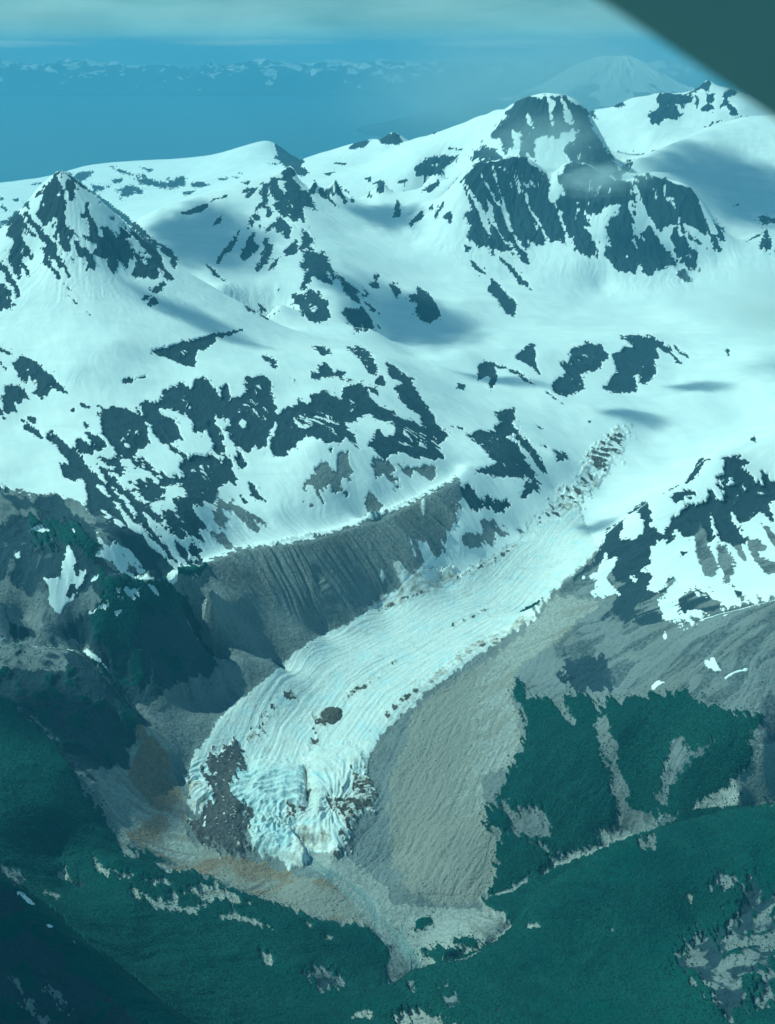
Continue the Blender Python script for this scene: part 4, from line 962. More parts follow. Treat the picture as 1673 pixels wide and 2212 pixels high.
icerel = icerel * (1 - .6 * lob) + lob * ((1 - isR) * (arcL * 10 + 1.5*fine) + isR * (arcR * 6 + fine * 1.2))
BLUE = np.clip(lob * (sstep(.1, -.5, np.where(isR > .5, arcR, arcL)) * .9 + .35 * (1 - isR)) + .25 * sstep(.0, -.5, longi), 0, 1)
icefall = sstep(.15, .7, wT + wD) * sstep(4050., 4300., Y) * sstep(5400., 5000., Y)
icerel = icerel + icefall * 3 * fbm(gs * .5, gt * 1.2, 34., 3, 79, .6, ridged=True)
# icefall: the dirty snow there breaks into thin cross-wise cracks
_ifm = np.clip(wT + wD, 0, 1) * sstep(4020., 4150., Y) * (X > 200)
_cr = sstep(-.10, .16, fbm(gs + .35*gt + 6*warp1, (gt - .3*gs) / 3.5, 24., 4, 791, .6) + .16 * (wD - .4)) * _ifm
wS += wD * (RR > 4000) * (1 - _cr); wD *= np.where(RR > 4000, _cr, 1)
wT *= np.where((Y > 4020.) & (X > 200), .8, 1); wS = np.clip(1 - (wR + wV + wG + wI + wB + wD + wP + wT + wW + wO + wE), 0, 1)
# thin dirt lines drawn out along the flow
_dl = sstep(.30, .62, fbm(gs / 14., gt + gwarp * .4, 20., 4, 795, .6)) * .5 * wI * (.4 + .6 * sstep(3300., 3000., Y)); wT += _dl; wI -= _dl
# ice stands above the ground beside it, and ends in steep snouts
wIce = np.clip(wI + wT * (RR < 4100) + wD * (Y < 3700) * (np.abs(gt) < 260), 0, 1)
snout = sstep(2900., 2500., Y)
_wIb = blur(np.clip(wI + .8*wT*(RR < 4100) + .7*wD*(RR < 3500), 0, 1), 6)
dz_ice = _wIb * (6 + 9 * snout) * (RR < 4400)
# moraine wall: gullies straight down from its crest
MC = ground(CRESTS[4][1])
ms, mt = polyline_st(X, Y, MC)
flute = fbm(ms + 9*fbm(X, Y, 90., 2, 81) - .22*np.abs(mt), np.abs(mt) / 14., 18., 3, 82, .55, ridged=True)
ison = (own == [r[0] for r in REGIONS].index('moraine_bank'))
wall = ison * sstep(4, 28, np.abs(mt)) * sstep(250, 130, np.abs(mt)) * sstep(4200, 3900, Y)
# scree sheet on the right: shallow rills running down to the ice
SC = ground([(900,1900,2.38),(1010,1750,2.62),(1090,1560,2.9),(1180,1420,3.12)])
ss, st = polyline_st(X, Y, SC)
rill = fallnoise(17., 3, 901, 7., .55)

ison_ = ison.astype(float)
isin_valley = np.isin(own, [RN.index('valley_floor'), RN.index('scree_slope')]).astype(float)
fan = fbm(ss / 12., st + 12 * warp1, 18., 4, 1711, .6, ridged=True); onfan = (own == RN.index('scree_slope')).astype(float)
DZ = wS * (softrel * .5 + (rib * 4.5 + rib2 * .9) * sstep(.2, .5, STEEP)) + wR * _rb * rockrel + wV * (vegrel + 2.2) + (wG + wP * .25) * (scrrel + (1 - ison_) * rib2 * 2.2 * sstep(.2, .6, STEEP)) + (wB + wO) * (scrrel * .45 + rill * 1.2 + strk * 1.8) + wE * (scrrel * 1.3 + 6)
DZ += wI * icerel + wT * (icerel * .9 + 3) + wD * (icerel * .7 + 2.5) + dz_ice - wW * 1.5
DZ += formz
DZ += onfan * (wB + wG + wP) * (fan * 2.6 - .3 * scrrel)
DZ += wall * (flute * 14 - .6 * scrrel * wG)
_m = wall * sstep(.1, .55, flute) * .75; wB += wG * _m * .6; wG -= wG * _m * .6; _m = wall * sstep(-.05, -.4, flute) * .7; wR += wG * _m; wG -= wG * _m
_nh = (own == [r[0] for r in REGIONS].index('near_left_hill'))
DZ = np.where(_nh, DZ * .75, DZ)
_fade = sstep(16000., 12000., RR)
Z = Z + DZ * _fade

# braided channels on the outwash
_rv = ground([(660,1865,2.43),(760,1940,2.33),(830,1990,2.27),(855,2030,2.22),(885,2085,2.14)]); _rs, _rt = polyline_st(X, Y, _rv)
_br = np.maximum(sstep(.80, .93, 1 - 2.2 * np.abs(gnoise(_rs / 70., (_rt + 14 * gnoise(_rs / 45., _rt / 60., 1701)) / 34., 1702))), sstep(5., 2.5, np.abs(_rt + 7 * gnoise(_rs / 40., 0 * _rs, 1703))))
_m = _br * sstep(48., 30., np.abs(_rt)) * isin_valley * sstep(-2, 10, _rs) * np.clip(wP + wB + wG + wW, 0, 1); wW *= .25
for _w in (wP, wB, wG): _w *= 1 - _m
wW += _m
# fan on the right: fine gullies along its fall
# cover as a stack: each layer's share of what lies above the layers under it
ORDER = [wS, wT, wI, wG, wB, wO, wP, wE, wD, wR, wV, wW]
ORDER = [np.clip(w, 0, 1) + 2e-4 * np.clip(blur(w.astype(np.float64), 6), 0, 1) + 1e-9 for w in ORDER]
_cum = ORDER[0].copy(); SHARE = [None]
for w in ORDER[1:]:
    _cum = _cum + w; SHARE.append((w / _cum).astype(np.float32))
fT, fI, fG, fB, fO, fP, fE, fD, fR, fV, fW = SHARE[1:]

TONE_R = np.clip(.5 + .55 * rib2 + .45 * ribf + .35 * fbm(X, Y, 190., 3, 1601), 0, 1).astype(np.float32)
TONE_L = np.clip(.5 + .5 * np.where(onfan > 0, fan * 1.3 + .2, strk) + .35 * fbm(X, Y, 150., 3, 1611) + .35 * rill * (wB > .3), 0, 1).astype(np.float32)
TONE_V = np.clip(.5 + .55 * fbm(xw, yw, 210., 4, 1621) + .35 * strk2, 0, 1).astype(np.float32)
# ------------------------------------------------------------------ material of the ground
def new_mat(name):
    m = bpy.data.materials.new(name); m.use_nodes = True
    nt = m.node_tree; nt.nodes.clear()
    out = nt.nodes.new('ShaderNodeOutputMaterial')
    return m, nt, out
class NB:
    def __init__(s, nt): s.nt = nt
    def n(s, t, **kw):
        x = s.nt.nodes.new(t)
        for k, v in kw.items(): setattr(x, k, v)
        return x
    def l(s, a, b): s.nt.links.new(a, b)
    def math(s, op, a, b=None, c=None, clamp=False):
        x = s.n('ShaderNodeMath', operation=op); x.use_clamp = clamp
        for i, v in enumerate((a, b, c)):
            if v is None: continue
            if hasattr(v, 'links'): s.l(v, x.inputs[i])
            else: x.inputs[i].default_value = v
        return x.outputs[0]
    def mix(s, f, a, b):
        x = s.n('ShaderNodeMix', data_type='RGBA')
        for i, v in ((0, f), (6, a), (7, b)):
            if hasattr(v, 'links'): s.l(v, x.inputs[i])
            else: x.inputs[i].default_value = v if i == 0 else (*v, 1)
        return x.outputs[2]
    def noise(s, vec, scale, detail=4, rough=.55, dist=0.):
        x = s.n('ShaderNodeTexNoise'); x.inputs['Scale'].default_value = scale; x.inputs['Detail'].default_value = detail
        x.inputs['Roughness'].default_value = rough; x.inputs['Distortion'].default_value = dist
        s.l(vec, x.inputs['Vector']); return x.outputs['Fac']
    def ramp(s, f, a, b):
        x = s.n('ShaderNodeMapRange', interpolation_type='SMOOTHSTEP'); s.l(f, x.inputs[0])
        x.inputs[1].default_value = a; x.inputs[2].default_value = b; return x.outputs[0]
def ground_material():
    m, nt, out = new_mat('ground'); b = NB(nt)
    geo = b.n('ShaderNodeNewGeometry').outputs['Position']
    att = []
    tones = []
    for nm in ('cover_a', 'cover_b', 'cover_c'):
        a = b.n('ShaderNodeAttribute', attribute_name=nm)
        sp = b.n('ShaderNodeSeparateColor'); b.l(a.outputs['Color'], sp.inputs[0]); tones.append(a.outputs['Alpha']); att += [sp.outputs[0], sp.outputs[1], sp.outputs[2]]
    rock, veg, scree, ice, brown, debris, gravel, dirty, water = att
    a4 = b.n('ShaderNodeAttribute', attribute_name='cover_d'); sp = b.n('ShaderNodeSeparateColor'); b.l(a4.outputs['Color'], sp.inputs[0])
    orange, dark, tone = sp.outputs[0], sp.outputs[1], sp.outputs[2]
    n_f = b.noise(geo, .12, 5, .65)          # metres
    n_m = b.noise(geo, .03, 5, .6)
    n_l = b.noise(geo, .006, 4, .55)
    st = b.n('ShaderNodeMapping'); st.inputs['Scale'].default_value = (1, 1, .25); b.l(geo, st.inputs['Vector'])
    n_s = b.noise(st.outputs[0], .06, 5, .65, .6)
    def sharp(w, k=.55, nn=n_f):
        e = b.math('ADD', w, b.math('MULTIPLY', b.math('SUBTRACT', nn, .5), k)); return b.ramp(e, .38, .62)
    snow = b.mix(b.ramp(n_l, .3, .75), (.80, .83, .84), (.88, .885, .88))
    sm = b.n('ShaderNodeMapping'); sm.inputs['Scale'].default_value = (.25, 1, 1); sm.inputs['Rotation'].default_value = (0, 0, .5); b.l(geo, sm.inputs['Vector'])
    snow = b.mix(b.math('MULTIPLY', b.ramp(b.noise(sm.outputs[0], .012, 6, .65, .8), .45, .75), .6), snow, (.70, .745, .765))
    dsn = b.mix(b.ramp(n_s, .40, .62), (.60, .57, .50), (.24, .215, .18))
    dsn = b.mix(b.ramp(n_m, .35, .65), dsn, snow)
    icec = b.mix(b.ramp(n_f, .35, .7), (.66, .69, .685), (.80, .80, .775))
    icec = b.mix(b.ramp(b.noise(geo, .018, 3), .45, .75), icec, (.63, .73, .76))
    icec = b.mix(b.math('MULTIPLY', b.ramp(n_m, .52, .7), .35), icec, (.42, .40, .36))
    icec = b.mix(b.math('MULTIPLY', tone, .6), icec, (.30, .58, .68))
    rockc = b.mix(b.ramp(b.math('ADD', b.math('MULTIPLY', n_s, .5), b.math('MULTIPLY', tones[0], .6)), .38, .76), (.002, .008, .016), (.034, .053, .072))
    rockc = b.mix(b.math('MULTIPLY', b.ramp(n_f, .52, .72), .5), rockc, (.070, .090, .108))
    vegc = b.mix(b.ramp(b.math('ADD', b.math('MULTIPLY', n_m, .5), b.math('MULTIPLY', tones[2], .6)), .3, .85), (.007, .033, .034), (.022, .068, .060))
    vegc = b.mix(b.math('MULTIPLY', b.ramp(n_f, .5, .75), .55), vegc, (.034, .084, .062))
    vegc = b.mix(b.ramp(n_l, .45, .8), vegc, (.014, .058, .050))
    scr = b.mix(b.ramp(b.math('ADD', b.math('MULTIPLY', n_f, .6), b.math('MULTIPLY', tones[1], .5)), .32, .76), (.085, .098, .11), (.235, .25, .258))
    scr = b.mix(b.math('MULTIPLY', b.ramp(n_l, .4, .7), .4), scr, (.13, .13, .115))
    brn = b.mix(b.ramp(b.math('ADD', b.math('MULTIPLY', n_f, .55), b.math('MULTIPLY', tones[1], .55)), .34, .74), (.14, .135, .12), (.30, .29, .262))
    brn = b.mix(b.math('MULTIPLY', b.ramp(n_l, .45, .7), .45), brn, (.23, .225, .205))
    deb = b.mix(b.ramp(n_f, .35, .7), (.055, .048, .042), (.15, .13, .11))
    grv = b.mix(b.ramp(n_f, .3, .7), (.27, .28, .27), (.43, .43, .41))
    org = b.mix(b.ramp(n_f, .3, .7), (.17, .132, .095), (.30, .238, .172))
    drk = b.mix(b.ramp(n_f, .35, .7), (.050, .047, .050), (.12, .112, .115))
    wat = b.mix(n_f, (.22, .27, .27), (.32, .37, .37))
    c = snow
    for f, col, k in ((dirty, dsn, .8), (ice, icec, .3), (scree, scr, .6), (brown, brn, .7), (orange, org, 1.2), (gravel, grv, .7), (dark, drk, .9),
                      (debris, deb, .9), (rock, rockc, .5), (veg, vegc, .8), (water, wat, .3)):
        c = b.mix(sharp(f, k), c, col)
    bs = b.n('ShaderNodeBsdfPrincipled')
    b.l(c, bs.inputs['Base Color'])
    solid = b.math('ADD', b.math('ADD', rock, scree), b.math('ADD', veg, b.math('ADD', brown, debris)), clamp=True)
    bs.inputs['Specular IOR Level'].default_value = .12
    rg = b.n('ShaderNodeMapRange'); b.l(solid, rg.inputs[0]); rg.inputs[3].default_value = .55; rg.inputs[4].default_value = .9
    b.l(rg.outputs[0], bs.inputs['Roughness'])
    vo = b.n('ShaderNodeTexVoronoi'); vo.inputs['Scale'].default_value = .21; b.l(geo, vo.inputs['Vector'])
    crown = b.math('MULTIPLY', b.math('SUBTRACT', 1.0, vo.outputs['Distance']), 1.7)
    h = b.math('ADD', b.math('MULTIPLY', n_f, 5.0), b.math('MULTIPLY', n_s, 7.0))
    hm = b.n('ShaderNodeMix', data_type='FLOAT'); b.l(veg, hm.inputs[0]); b.l(h, hm.inputs[2]); b.l(crown, hm.inputs[3]); h = hm.outputs[0]
    bmp = b.n('ShaderNodeBump'); b.l(h, bmp.inputs['Height'])
    amt = b.math('ADD', b.math('MULTIPLY', solid, .75), b.math('ADD', b.math('MULTIPLY', ice, .35), .04))
    b.l(amt, bmp.inputs['Strength']); bmp.inputs['Distance'].default_value = 1.0
    b.l(bmp.outputs[0], bs.inputs['Normal'])
    b.l(bs.outputs[0], out.inputs['Surface'])
    return m
MAT_GROUND = ground_material()
# ------------------------------------------------------------------ ground meshes, one object per landform, traced patches as its parts
pos = np.stack([X, Y, Z], -1)
_tu = np.gradient(pos, axis=0); _tv = np.gradient(pos, axis=1)
NRM = np.cross(_tu, _tv); NRM *= np.sign(NRM[..., 2:3] + 1e-9); NRM /= np.linalg.norm(NRM, axis=-1, keepdims=True) + 1e-12
posf = pos.reshape(-1, 3).astype(np.float32); nrmf = NRM.reshape(-1, 3).astype(np.float32)
ATT = {'cover_a': (fR, fV, fG), 'cover_b': (fI, fB, fD), 'cover_c': (fP, fT, fW), 'cover_d': (fO, fE, BLUE)}
_AL = {'cover_a': TONE_R, 'cover_b': TONE_L, 'cover_c': TONE_V, 'cover_d': np.ones_like(TONE_R)}
ATT = {k: np.stack([*(a.reshape(-1) for a in t), _AL[k].reshape(-1)], -1).astype(np.float32) for k, t in ATT.items()}
idx = np.arange(NTH * NR, dtype=np.int32).reshape(NTH, NR)
QUADS = np.stack([idx[:-1, :-1], idx[1:, :-1], idx[1:, 1:], idx[:-1, 1:]], -1).reshape(-1, 4)
fo = own[:-1, :-1].reshape(-1); fp = pid[:-1, :-1].reshape(-1).astype(np.int32)

def ground_mesh(name, faces, parent=None):
    q = QUADS[faces]
    used, inv = np.unique(q, return_inverse=True)
    me = bpy.data.meshes.new(name)
    me.vertices.add(len(used)); me.vertices.foreach_set('co', posf[used].ravel())
    me.loops.add(q.size); me.loops.foreach_set('vertex_index', inv.astype(np.int32).ravel())
    me.polygons.add(len(q)); me.polygons.foreach_set('loop_start', np.arange(0, q.size, 4, dtype=np.int32))
    me.polygons.foreach_set('use_smooth', np.ones(len(q), bool))
    me.update(calc_edges=True)
    for k, a in ATT.items():
        ca = me.attributes.new(k, 'FLOAT_COLOR', 'POINT'); ca.data.foreach_set('color', a[used].ravel())
    me.normals_split_custom_set_from_vertices(nrmf[used])
    me.materials.append(MAT_GROUND)
    o = bpy.data.objects.new(name, me); COL.objects.link(o)
    if parent: o.parent = parent
    return o
def tag(o, label=None, cat=None, group=None, kind=None):
    if label: o['label'] = label
    if cat: o['category'] = cat
    if group: o['group'] = group
    if kind: o['kind'] = kind
    return o
LAND = {
 'snowfield': ('snowfield', 'wide smooth snow basin filling the middle between the peaks and the glacier', 'snowfield'),
 'snow_plateau': ('snow_plateau', 'distant low snow plateau with a pointed white summit beside the sea', 'snow plateau'),
 'snow_mountain': ('mountain', 'hazy flat topped snow mountain behind the dark striped cliff', 'mountain'),
 'far_ridge': ('mountain_ridge', 'farthest snow ridge with dark crags just under the aircraft wing', 'ridge'),
 'snow_dome': ('snow_dome', 'smooth pale snow dome at the right edge above the dark cliff', 'snow dome'),
 'pyramid_peak': ('mountain', 'pyramid shaped rocky snow peak at the left edge', 'mountain'),
 'spire_ridge': ('mountain_ridge', 'snow ridge with black rock spires left of the central basin', 'ridge'),
 'dark_cliff': ('cliff', 'tall dark rock wall striped by narrow snow couloirs', 'cliff'),
 'nunatak': ('nunatak', 'pair of dark rock knobs standing out of the upper snowfield', 'rock outcrop'),
 'rocky_slope': ('mountainside', 'snow slope with long bands of dark cliffs above the grey moraine', 'mountainside'),
 'rocky_hill': ('hill', 'dark rocky hill with snow patches at the left edge below the snow slope', 'hill'),
 'moraine_bank': ('moraine', 'grey fluted moraine wall along the left side of the glacier', 'moraine'),
 'right_ridge': ('mountain_ridge', 'rock and snow ridge rising at the right of the glacier', 'ridge'),
 'right_shoulder': ('hillside', 'grey and green shoulder with small snow patches at the right edge', 'hillside'),
 'alder_slope': ('hillside', 'dark green slope with gravel chutes between scree and stream', 'hillside'),
 'scree_slope': ('scree_slope', 'pale brown scree slope right of the glacier tongue', 'scree slope'),
 'valley_floor': ('valley_floor', 'brown gravel valley floor in front of the glacier snout', 'valley floor'),
 'glacier': ('glacier', 'long pale blue glacier tongue curving down to a broken snout', 'glacier'),
 'headland': ('rock_headland', 'mossy dark rock headland beside the lower end of the moraine', 'headland'),
 'cliff_promontory': ('cliff', 'shadowed dark cliff with a flat grey top at the left edge', 'cliff'),
 'left_forest_bench': ('forest_slope', 'dark green wooded bench at the lower left in front of the valley floor', 'forest slope'),
 'near_right_hill': ('hill', 'near green hill filling the lower right corner', 'hill'),
 'near_left_hill': ('hill', 'near dark hill in shade filling the lower left corner', 'hill'),
}
PART = {'S': 'snow_patch', 'R': 'rock_outcrop', 'V': 'alder_thicket', 'G': 'scree_patch', 'I': 'ice_surface', 'B': 'bare_earth', 'D': 'debris_band',
        'P': 'gravel_bar', 'T': 'dirty_ice', 'W': 'stream_channel', 'O': 'orange_earth', 'E': 'debris_slope'}
REG_OBJ = {}
_nf = len(fo)
for r, (rn, _) in enumerate(REGIONS):
    F = np.nonzero(fo == r)[0]
    if not len(F): continue
    nm, lab, cat = LAND[rn]
    pf = fp[F]
    cnt = np.bincount(pf + 1, minlength=len(POLYS) + 1)
    dom = cnt.argmax()                                   # the commonest cover is the landform's own mesh
    small = cnt < 60
    own_faces = F[(pf + 1 == dom) | small[pf + 1] | (pf < 0)]
    root = tag(ground_mesh(nm, own_faces), lab, cat, kind='structure')
    REG_OBJ[rn] = root
    for k in np.nonzero(~small)[0]:
        if k == dom or k == 0: continue
        ground_mesh(PART[POLYS[k-1][0]], F[pf + 1 == k], root)
# ------------------------------------------------------------------ sea, far coast, volcano
def grid_mesh(name, P, mat, attrs=None):
    n, m = P.shape[:2]
    I = np.arange(n * m, dtype=np.int32).reshape(n, m)
    q = np.stack([I[:-1, :-1], I[1:, :-1], I[1:, 1:], I[:-1, 1:]], -1).reshape(-1, 4)
    me = bpy.data.meshes.new(name)
    me.vertices.add(n * m); me.vertices.foreach_set('co', P.reshape(-1, 3).astype(np.float32).ravel())
    me.loops.add(q.size); me.loops.foreach_set('vertex_index', q.ravel())
    me.polygons.add(len(q)); me.polygons.foreach_set('loop_start', np.arange(0, q.size, 4, dtype=np.int32))
    me.polygons.foreach_set('use_smooth', np.ones(len(q), bool)); me.update(calc_edges=True)
    for k, a in (attrs or {}).items():
        ca = me.attributes.new(k, 'FLOAT_COLOR', 'POINT')
        ca.data.foreach_set('color', np.stack([*(c.ravel() for c in a), np.ones(n * m)], -1).astype(np.float32).ravel())
    me.materials.append(mat)
    o = bpy.data.objects.new(name, me); COL.objects.link(o); return o
m, nt, out = new_mat('sea_water'); b = NB(nt)
bs = b.n('ShaderNodeBsdfPrincipled'); bs.inputs['Roughness'].default_value = .28
geo = b.n('ShaderNodeNewGeometry').outputs['Position']
b.l(b.mix(b.ramp(b.noise(geo, .0004, 4), .3, .7), (.010, .045, .085), (.014, .058, .10)), bs.inputs['Base Color'])
bp = b.n('ShaderNodeBump'); b.l(b.noise(geo, .02, 5), bp.inputs['Height']); bp.inputs['Strength'].default_value = .25; bp.inputs['Distance'].default_value = 4
b.l(bp.outputs[0], bs.inputs['Normal']); b.l(bs.outputs[0], out.inputs['Surface'])
MAT_SEA = m
_t = np.linspace(-1, 1, 60); _yy = np.linspace(300, 68000, 60)
_a, _bb = np.meshgrid(_t, _yy, indexing='ij')
tag(grid_mesh('sea', np.stack([_a * 40000, _bb, 0 * _a], -1), MAT_SEA), 'deep blue open sea beyond the snow mountains', 'sea', kind='structure')

_z0 = lambda s: np.zeros(s)
th2 = np.linspace(R(-25), R(25), 700); y2 = np.linspace(54500, 65500, 110)
A2, Y2 = np.meshgrid(th2, y2, indexing='ij'); X2 = np.tan(A2) * Y2
env = np.exp(-((Y2 - 60500) / 2600.) ** 2) * .8 + np.exp(-((Y2 - 57500) / 1200.) ** 2) * .35
hz = env * (880 + 600 * fbm(X2, Y2, 9000., 4, 401, .52, ridged=True) + 620 * fbm(X2, Y2, 2600., 5, 402, .6, ridged=True)) 
hz = np.maximum(hz, -60)
rk2 = sstep(-.14, .14, 1.3 * fbm(X2, Y2, 900., 4, 403, .7) + (1260 - hz) / 1900.)
zr = np.zeros_like(rk2)
tag(grid_mesh('mountain_range', np.stack([X2, Y2, hz], -1), MAT_GROUND, {'cover_a': (rk2, zr, zr), 'cover_b': (zr, zr, zr), 'cover_c': (zr, zr, zr), 'cover_d': (zr, zr, zr)}),
    'faint snowy mountain range on the far shore under the clouds', 'mountain range', kind='structure')
# volcano
rr_, aa_ = np.meshgrid(np.linspace(0, 6500, 150), np.linspace(0, 2 * np.pi, 420), indexing='ij')
vx, vy, vz = at(1330, 122, 33000.)
rad = fbm(aa_ * 1100 + 150 * fbm(rr_, aa_ * 900, 900., 3, 411), rr_ / 3.5, 700., 4, 412, .6, ridged=True)
_r1 = np.clip(rr_ - 330 - 90 * gnoise(aa_ * 1.3, 0 * aa_, 416), 0, None); hv = vz - .50 * np.minimum(_r1, 2200) - .16 * np.clip(_r1 - 2200, 0, None)
hv = hv + rad * 150 * sstep(100, 900, rr_) * sstep(6400, 4500, rr_) - 25 * np.exp(-(rr_ / 160.) ** 2) + 30 * gnoise(aa_ * 2.2, rr_ / 900., 415) * sstep(600, 200, rr_)
wv = sstep(-.06, .12, rad * -.9 + .4 * fbm(rr_, aa_ * 1100, 650., 3, 413) + .02 + (rr_ - 1300) / 2000.)
zr = np.zeros_like(wv)
tag(grid_mesh('volcano', np.stack([vx + np.sin(aa_) * rr_, vy + np.cos(aa_) * rr_, hv], -1), MAT_GROUND,
    {'cover_a': (wv, zr, zr), 'cover_b': (zr, zr, zr), 'cover_c': (zr, zr, zr), 'cover_d': (zr, zr, zr)}),
    'pale hazy snow covered volcano cone on the horizon at the right', 'volcano', kind='structure')

# ------------------------------------------------------------------ air
HAZE_DENS = 3.5e-5
def box_mesh(name, lo, hi):
    V = [(x, y, z) for x in (lo[0], hi[0]) for y in (lo[1], hi[1]) for z in (lo[2], hi[2])]
    F = [(0,1,3,2), (4,6,7,5), (0,4,5,1), (2,3,7,6), (0,2,6,4), (1,5,7,3)]
    me = bpy.data.meshes.new(name); me.from_pydata(V, [], F); me.update()
    o = bpy.data.objects.new(name, me); COL.objects.link(o); return o
m, nt, out = new_mat('haze_air'); b = NB(nt)
pv = b.n('ShaderNodeVolumePrincipled')
pv.inputs['Color'].default_value = (.28, .54, .79, 1); pv.inputs['Density'].default_value = HAZE_DENS; pv.inputs['Anisotropy'].default_value = .0
b.l(pv.outputs[0], out.inputs['Volume'])
hz_o = box_mesh('haze', (-45000, -6000, -160), (45000, 72000, 2150))
hz_o.data.materials.append(m)
tag(hz_o, 'thin blue haze filling the air over sea and mountains', 'haze', kind='stuff')

# ------------------------------------------------------------------ clouds: soft lumps of vapour
def ico(sub=3):
    import bmesh
    bm = bmesh.new(); bmesh.ops.create_icosphere(bm, subdivisions=sub, radius=1.0)
    return bm
def cloud_material(name, dens, col, scale, soft=.6, cut=.55):
    m, nt, out = new_mat(name); b = NB(nt)
    tc = b.n('ShaderNodeTexCoord')
    ln = b.n('ShaderNodeVectorMath', operation='LENGTH'); b.l(tc.outputs['Object'], ln.inputs[0])
    fall = b.ramp(ln.outputs['Value'], .99, .99 - soft)
    n = b.noise(tc.outputs['Object'], scale, 5, .62, .4)
    d = b.math('ADD', b.math('MULTIPLY', b.math('SUBTRACT', n, cut), 4.0), b.math('MULTIPLY', fall, .7), clamp=True)
    d = b.math('MULTIPLY', b.math('MULTIPLY', d, fall), dens)
    pv = b.n('ShaderNodeVolumePrincipled'); pv.inputs['Color'].default_value = (*col, 1); b.l(d, pv.inputs['Density']); pv.inputs['Anisotropy'].default_value = .2
    b.l(pv.outputs[0], out.inputs['Volume'])
    return m
def cloud(loc, size, mat, label, rotz=0., group=None):
    bm = ico(3)
    me = bpy.data.meshes.new('cloud'); bm.to_mesh(me); bm.free()
    o = bpy.data.objects.new('cloud', me); COL.objects.link(o); o.location = loc; o.scale = size; o.rotation_euler = (0, 0, rotz)
    me.materials.append(mat)
    return tag(o, label, 'cloud', group, 'thing')
cm_low = cloud_material('low_cloud', .010, (.95, .97, .97), 2.4, .95, .50)
cm_veil = cloud_material('rain_veil', .0008, (.78, .87, .88), 1.6, .95, .42)
cm_cap = cloud_material('cap_cloud', .010, (.82, .88, .9), 2.4, .95, .5)
cm_up = cloud_material('upper_cloud', .05, (.97, .97, .97), 2.6, .8, .50)
cloud(at(1720, 655, 5600.), (760, 600, 250), cm_low, 'low grey cloud drifting over the snowfield at the right edge', .3)
cloud(at(1290, 385, 7150.), (420, 200, 150), cm_cap, 'thin mist clinging to the top of the dark striped cliff')
cloud(at(1190, 300, 7900.), (620, 200, 270), cloud_material('thin_mist', .0036, (.80, .88, .9), 2.0, .95, .45), 'thin mist veiling the flat topped snow mountain')
cloud(at(1180, 190, 21000.), (4300, 3000, 1500), cm_veil, 'pale rain veil hanging in front of the sea and the volcano')
cm_bank = cloud_material('cloud_bank', .00045, (.86, .92, .93), 2.2, .95, .50)
for _x, _y, _zz, _s, _l in ((-10500, 40000, 2900, (4200, 2500, 720), 'low grey cloud hanging over the far shore at the upper left corner'),
                            (-4600, 43000, 3000, (4800, 2500, 800), 'grey cloud over the far shore above the pointed white summit'),
                            (1200, 39000, 2950, (4600, 2500, 760), 'grey cloud above the sea at the top centre'),
                            (6500, 37000, 2850, (4400, 2500, 680), 'grey cloud above the volcano beside the wing')):
    cloud((_x, _y, _zz), _s, cm_bank, _l)
cm_strip = cloud_material('cloud_strip', .0016, (.93, .96, .96), 3.0, .95, .50)
for _x, _y, _zz, _s, _l in ((-7200, 24000, 2010, (2900, 1400, 125), 'strip of low cloud on the horizon at the left edge'),
                            (-2600, 25000, 2035, (2700, 1400, 105), 'strip of low cloud on the horizon above the far snowy range'),
                            (1900, 23000, 2020, (2500, 1300, 120), 'strip of low cloud on the horizon at the top centre')):
    cloud((_x, _y, _zz), _s, cm_strip, _l)
_sd = np.array([math.sin(R(SUN_AZ)) * math.cos(R(SUN_ELEV)), math.cos(R(SUN_AZ)) * math.cos(R(SUN_ELEV)), math.sin(R(SUN_ELEV))])
def shade_cloud(u, v, Yk, size, rot, where, zc=2900.):
    p = np.array(at(u, v, Yk * 1000.)); t = (zc - p[2]) / _sd[2]
    cloud(tuple(p + _sd * t), size, cm_up, 'white cloud high above the frame shading ' + where, rot, 'clouds above the frame')
shade_cloud(880, 690, 6.0, (430, 620, 140), .1, 'the middle of the snow basin')
shade_cloud(440, 510, 6.7, (460, 820, 160), 0., 'the slope left of the rock spires')
shade_cloud(1600, 400, 8.0, (760, 1150, 180), 0., 'the smooth snow dome')
shade_cloud(1355, 885, 5.05, (190, 120, 80), .3, 'the snow below the rock knobs')
shade_cloud(1480, 800, 5.4, (230, 100, 70), 0., 'the snow right of the rock knobs')
shade_cloud(1285, 1130, 4.05, (130, 170, 60), 0., 'the glacier where it narrows')
shade_cloud(850, 480, 7.6, (330, 330, 110), .4, 'the snow below the pinnacles')
shade_cloud(1060, 790, 5.3, (280, 100, 60), .2, 'the step below the snow basin')
shade_cloud(420, 690, 5.0, (330, 120, 70), -.3, 'the foot of the pyramid peak')
shade_cloud(60, 2130, 1.36, (330, 210, 90), -.3, 'the near hill at the lower left, added for its shade')  # unseen cloud, put in to keep this hill in shade
shade_cloud(90, 1530, 2.66, (210, 150, 70), .2, 'the cliff at the left edge, added to darken its face')  # added out of view so its shadow darkens the cliff face
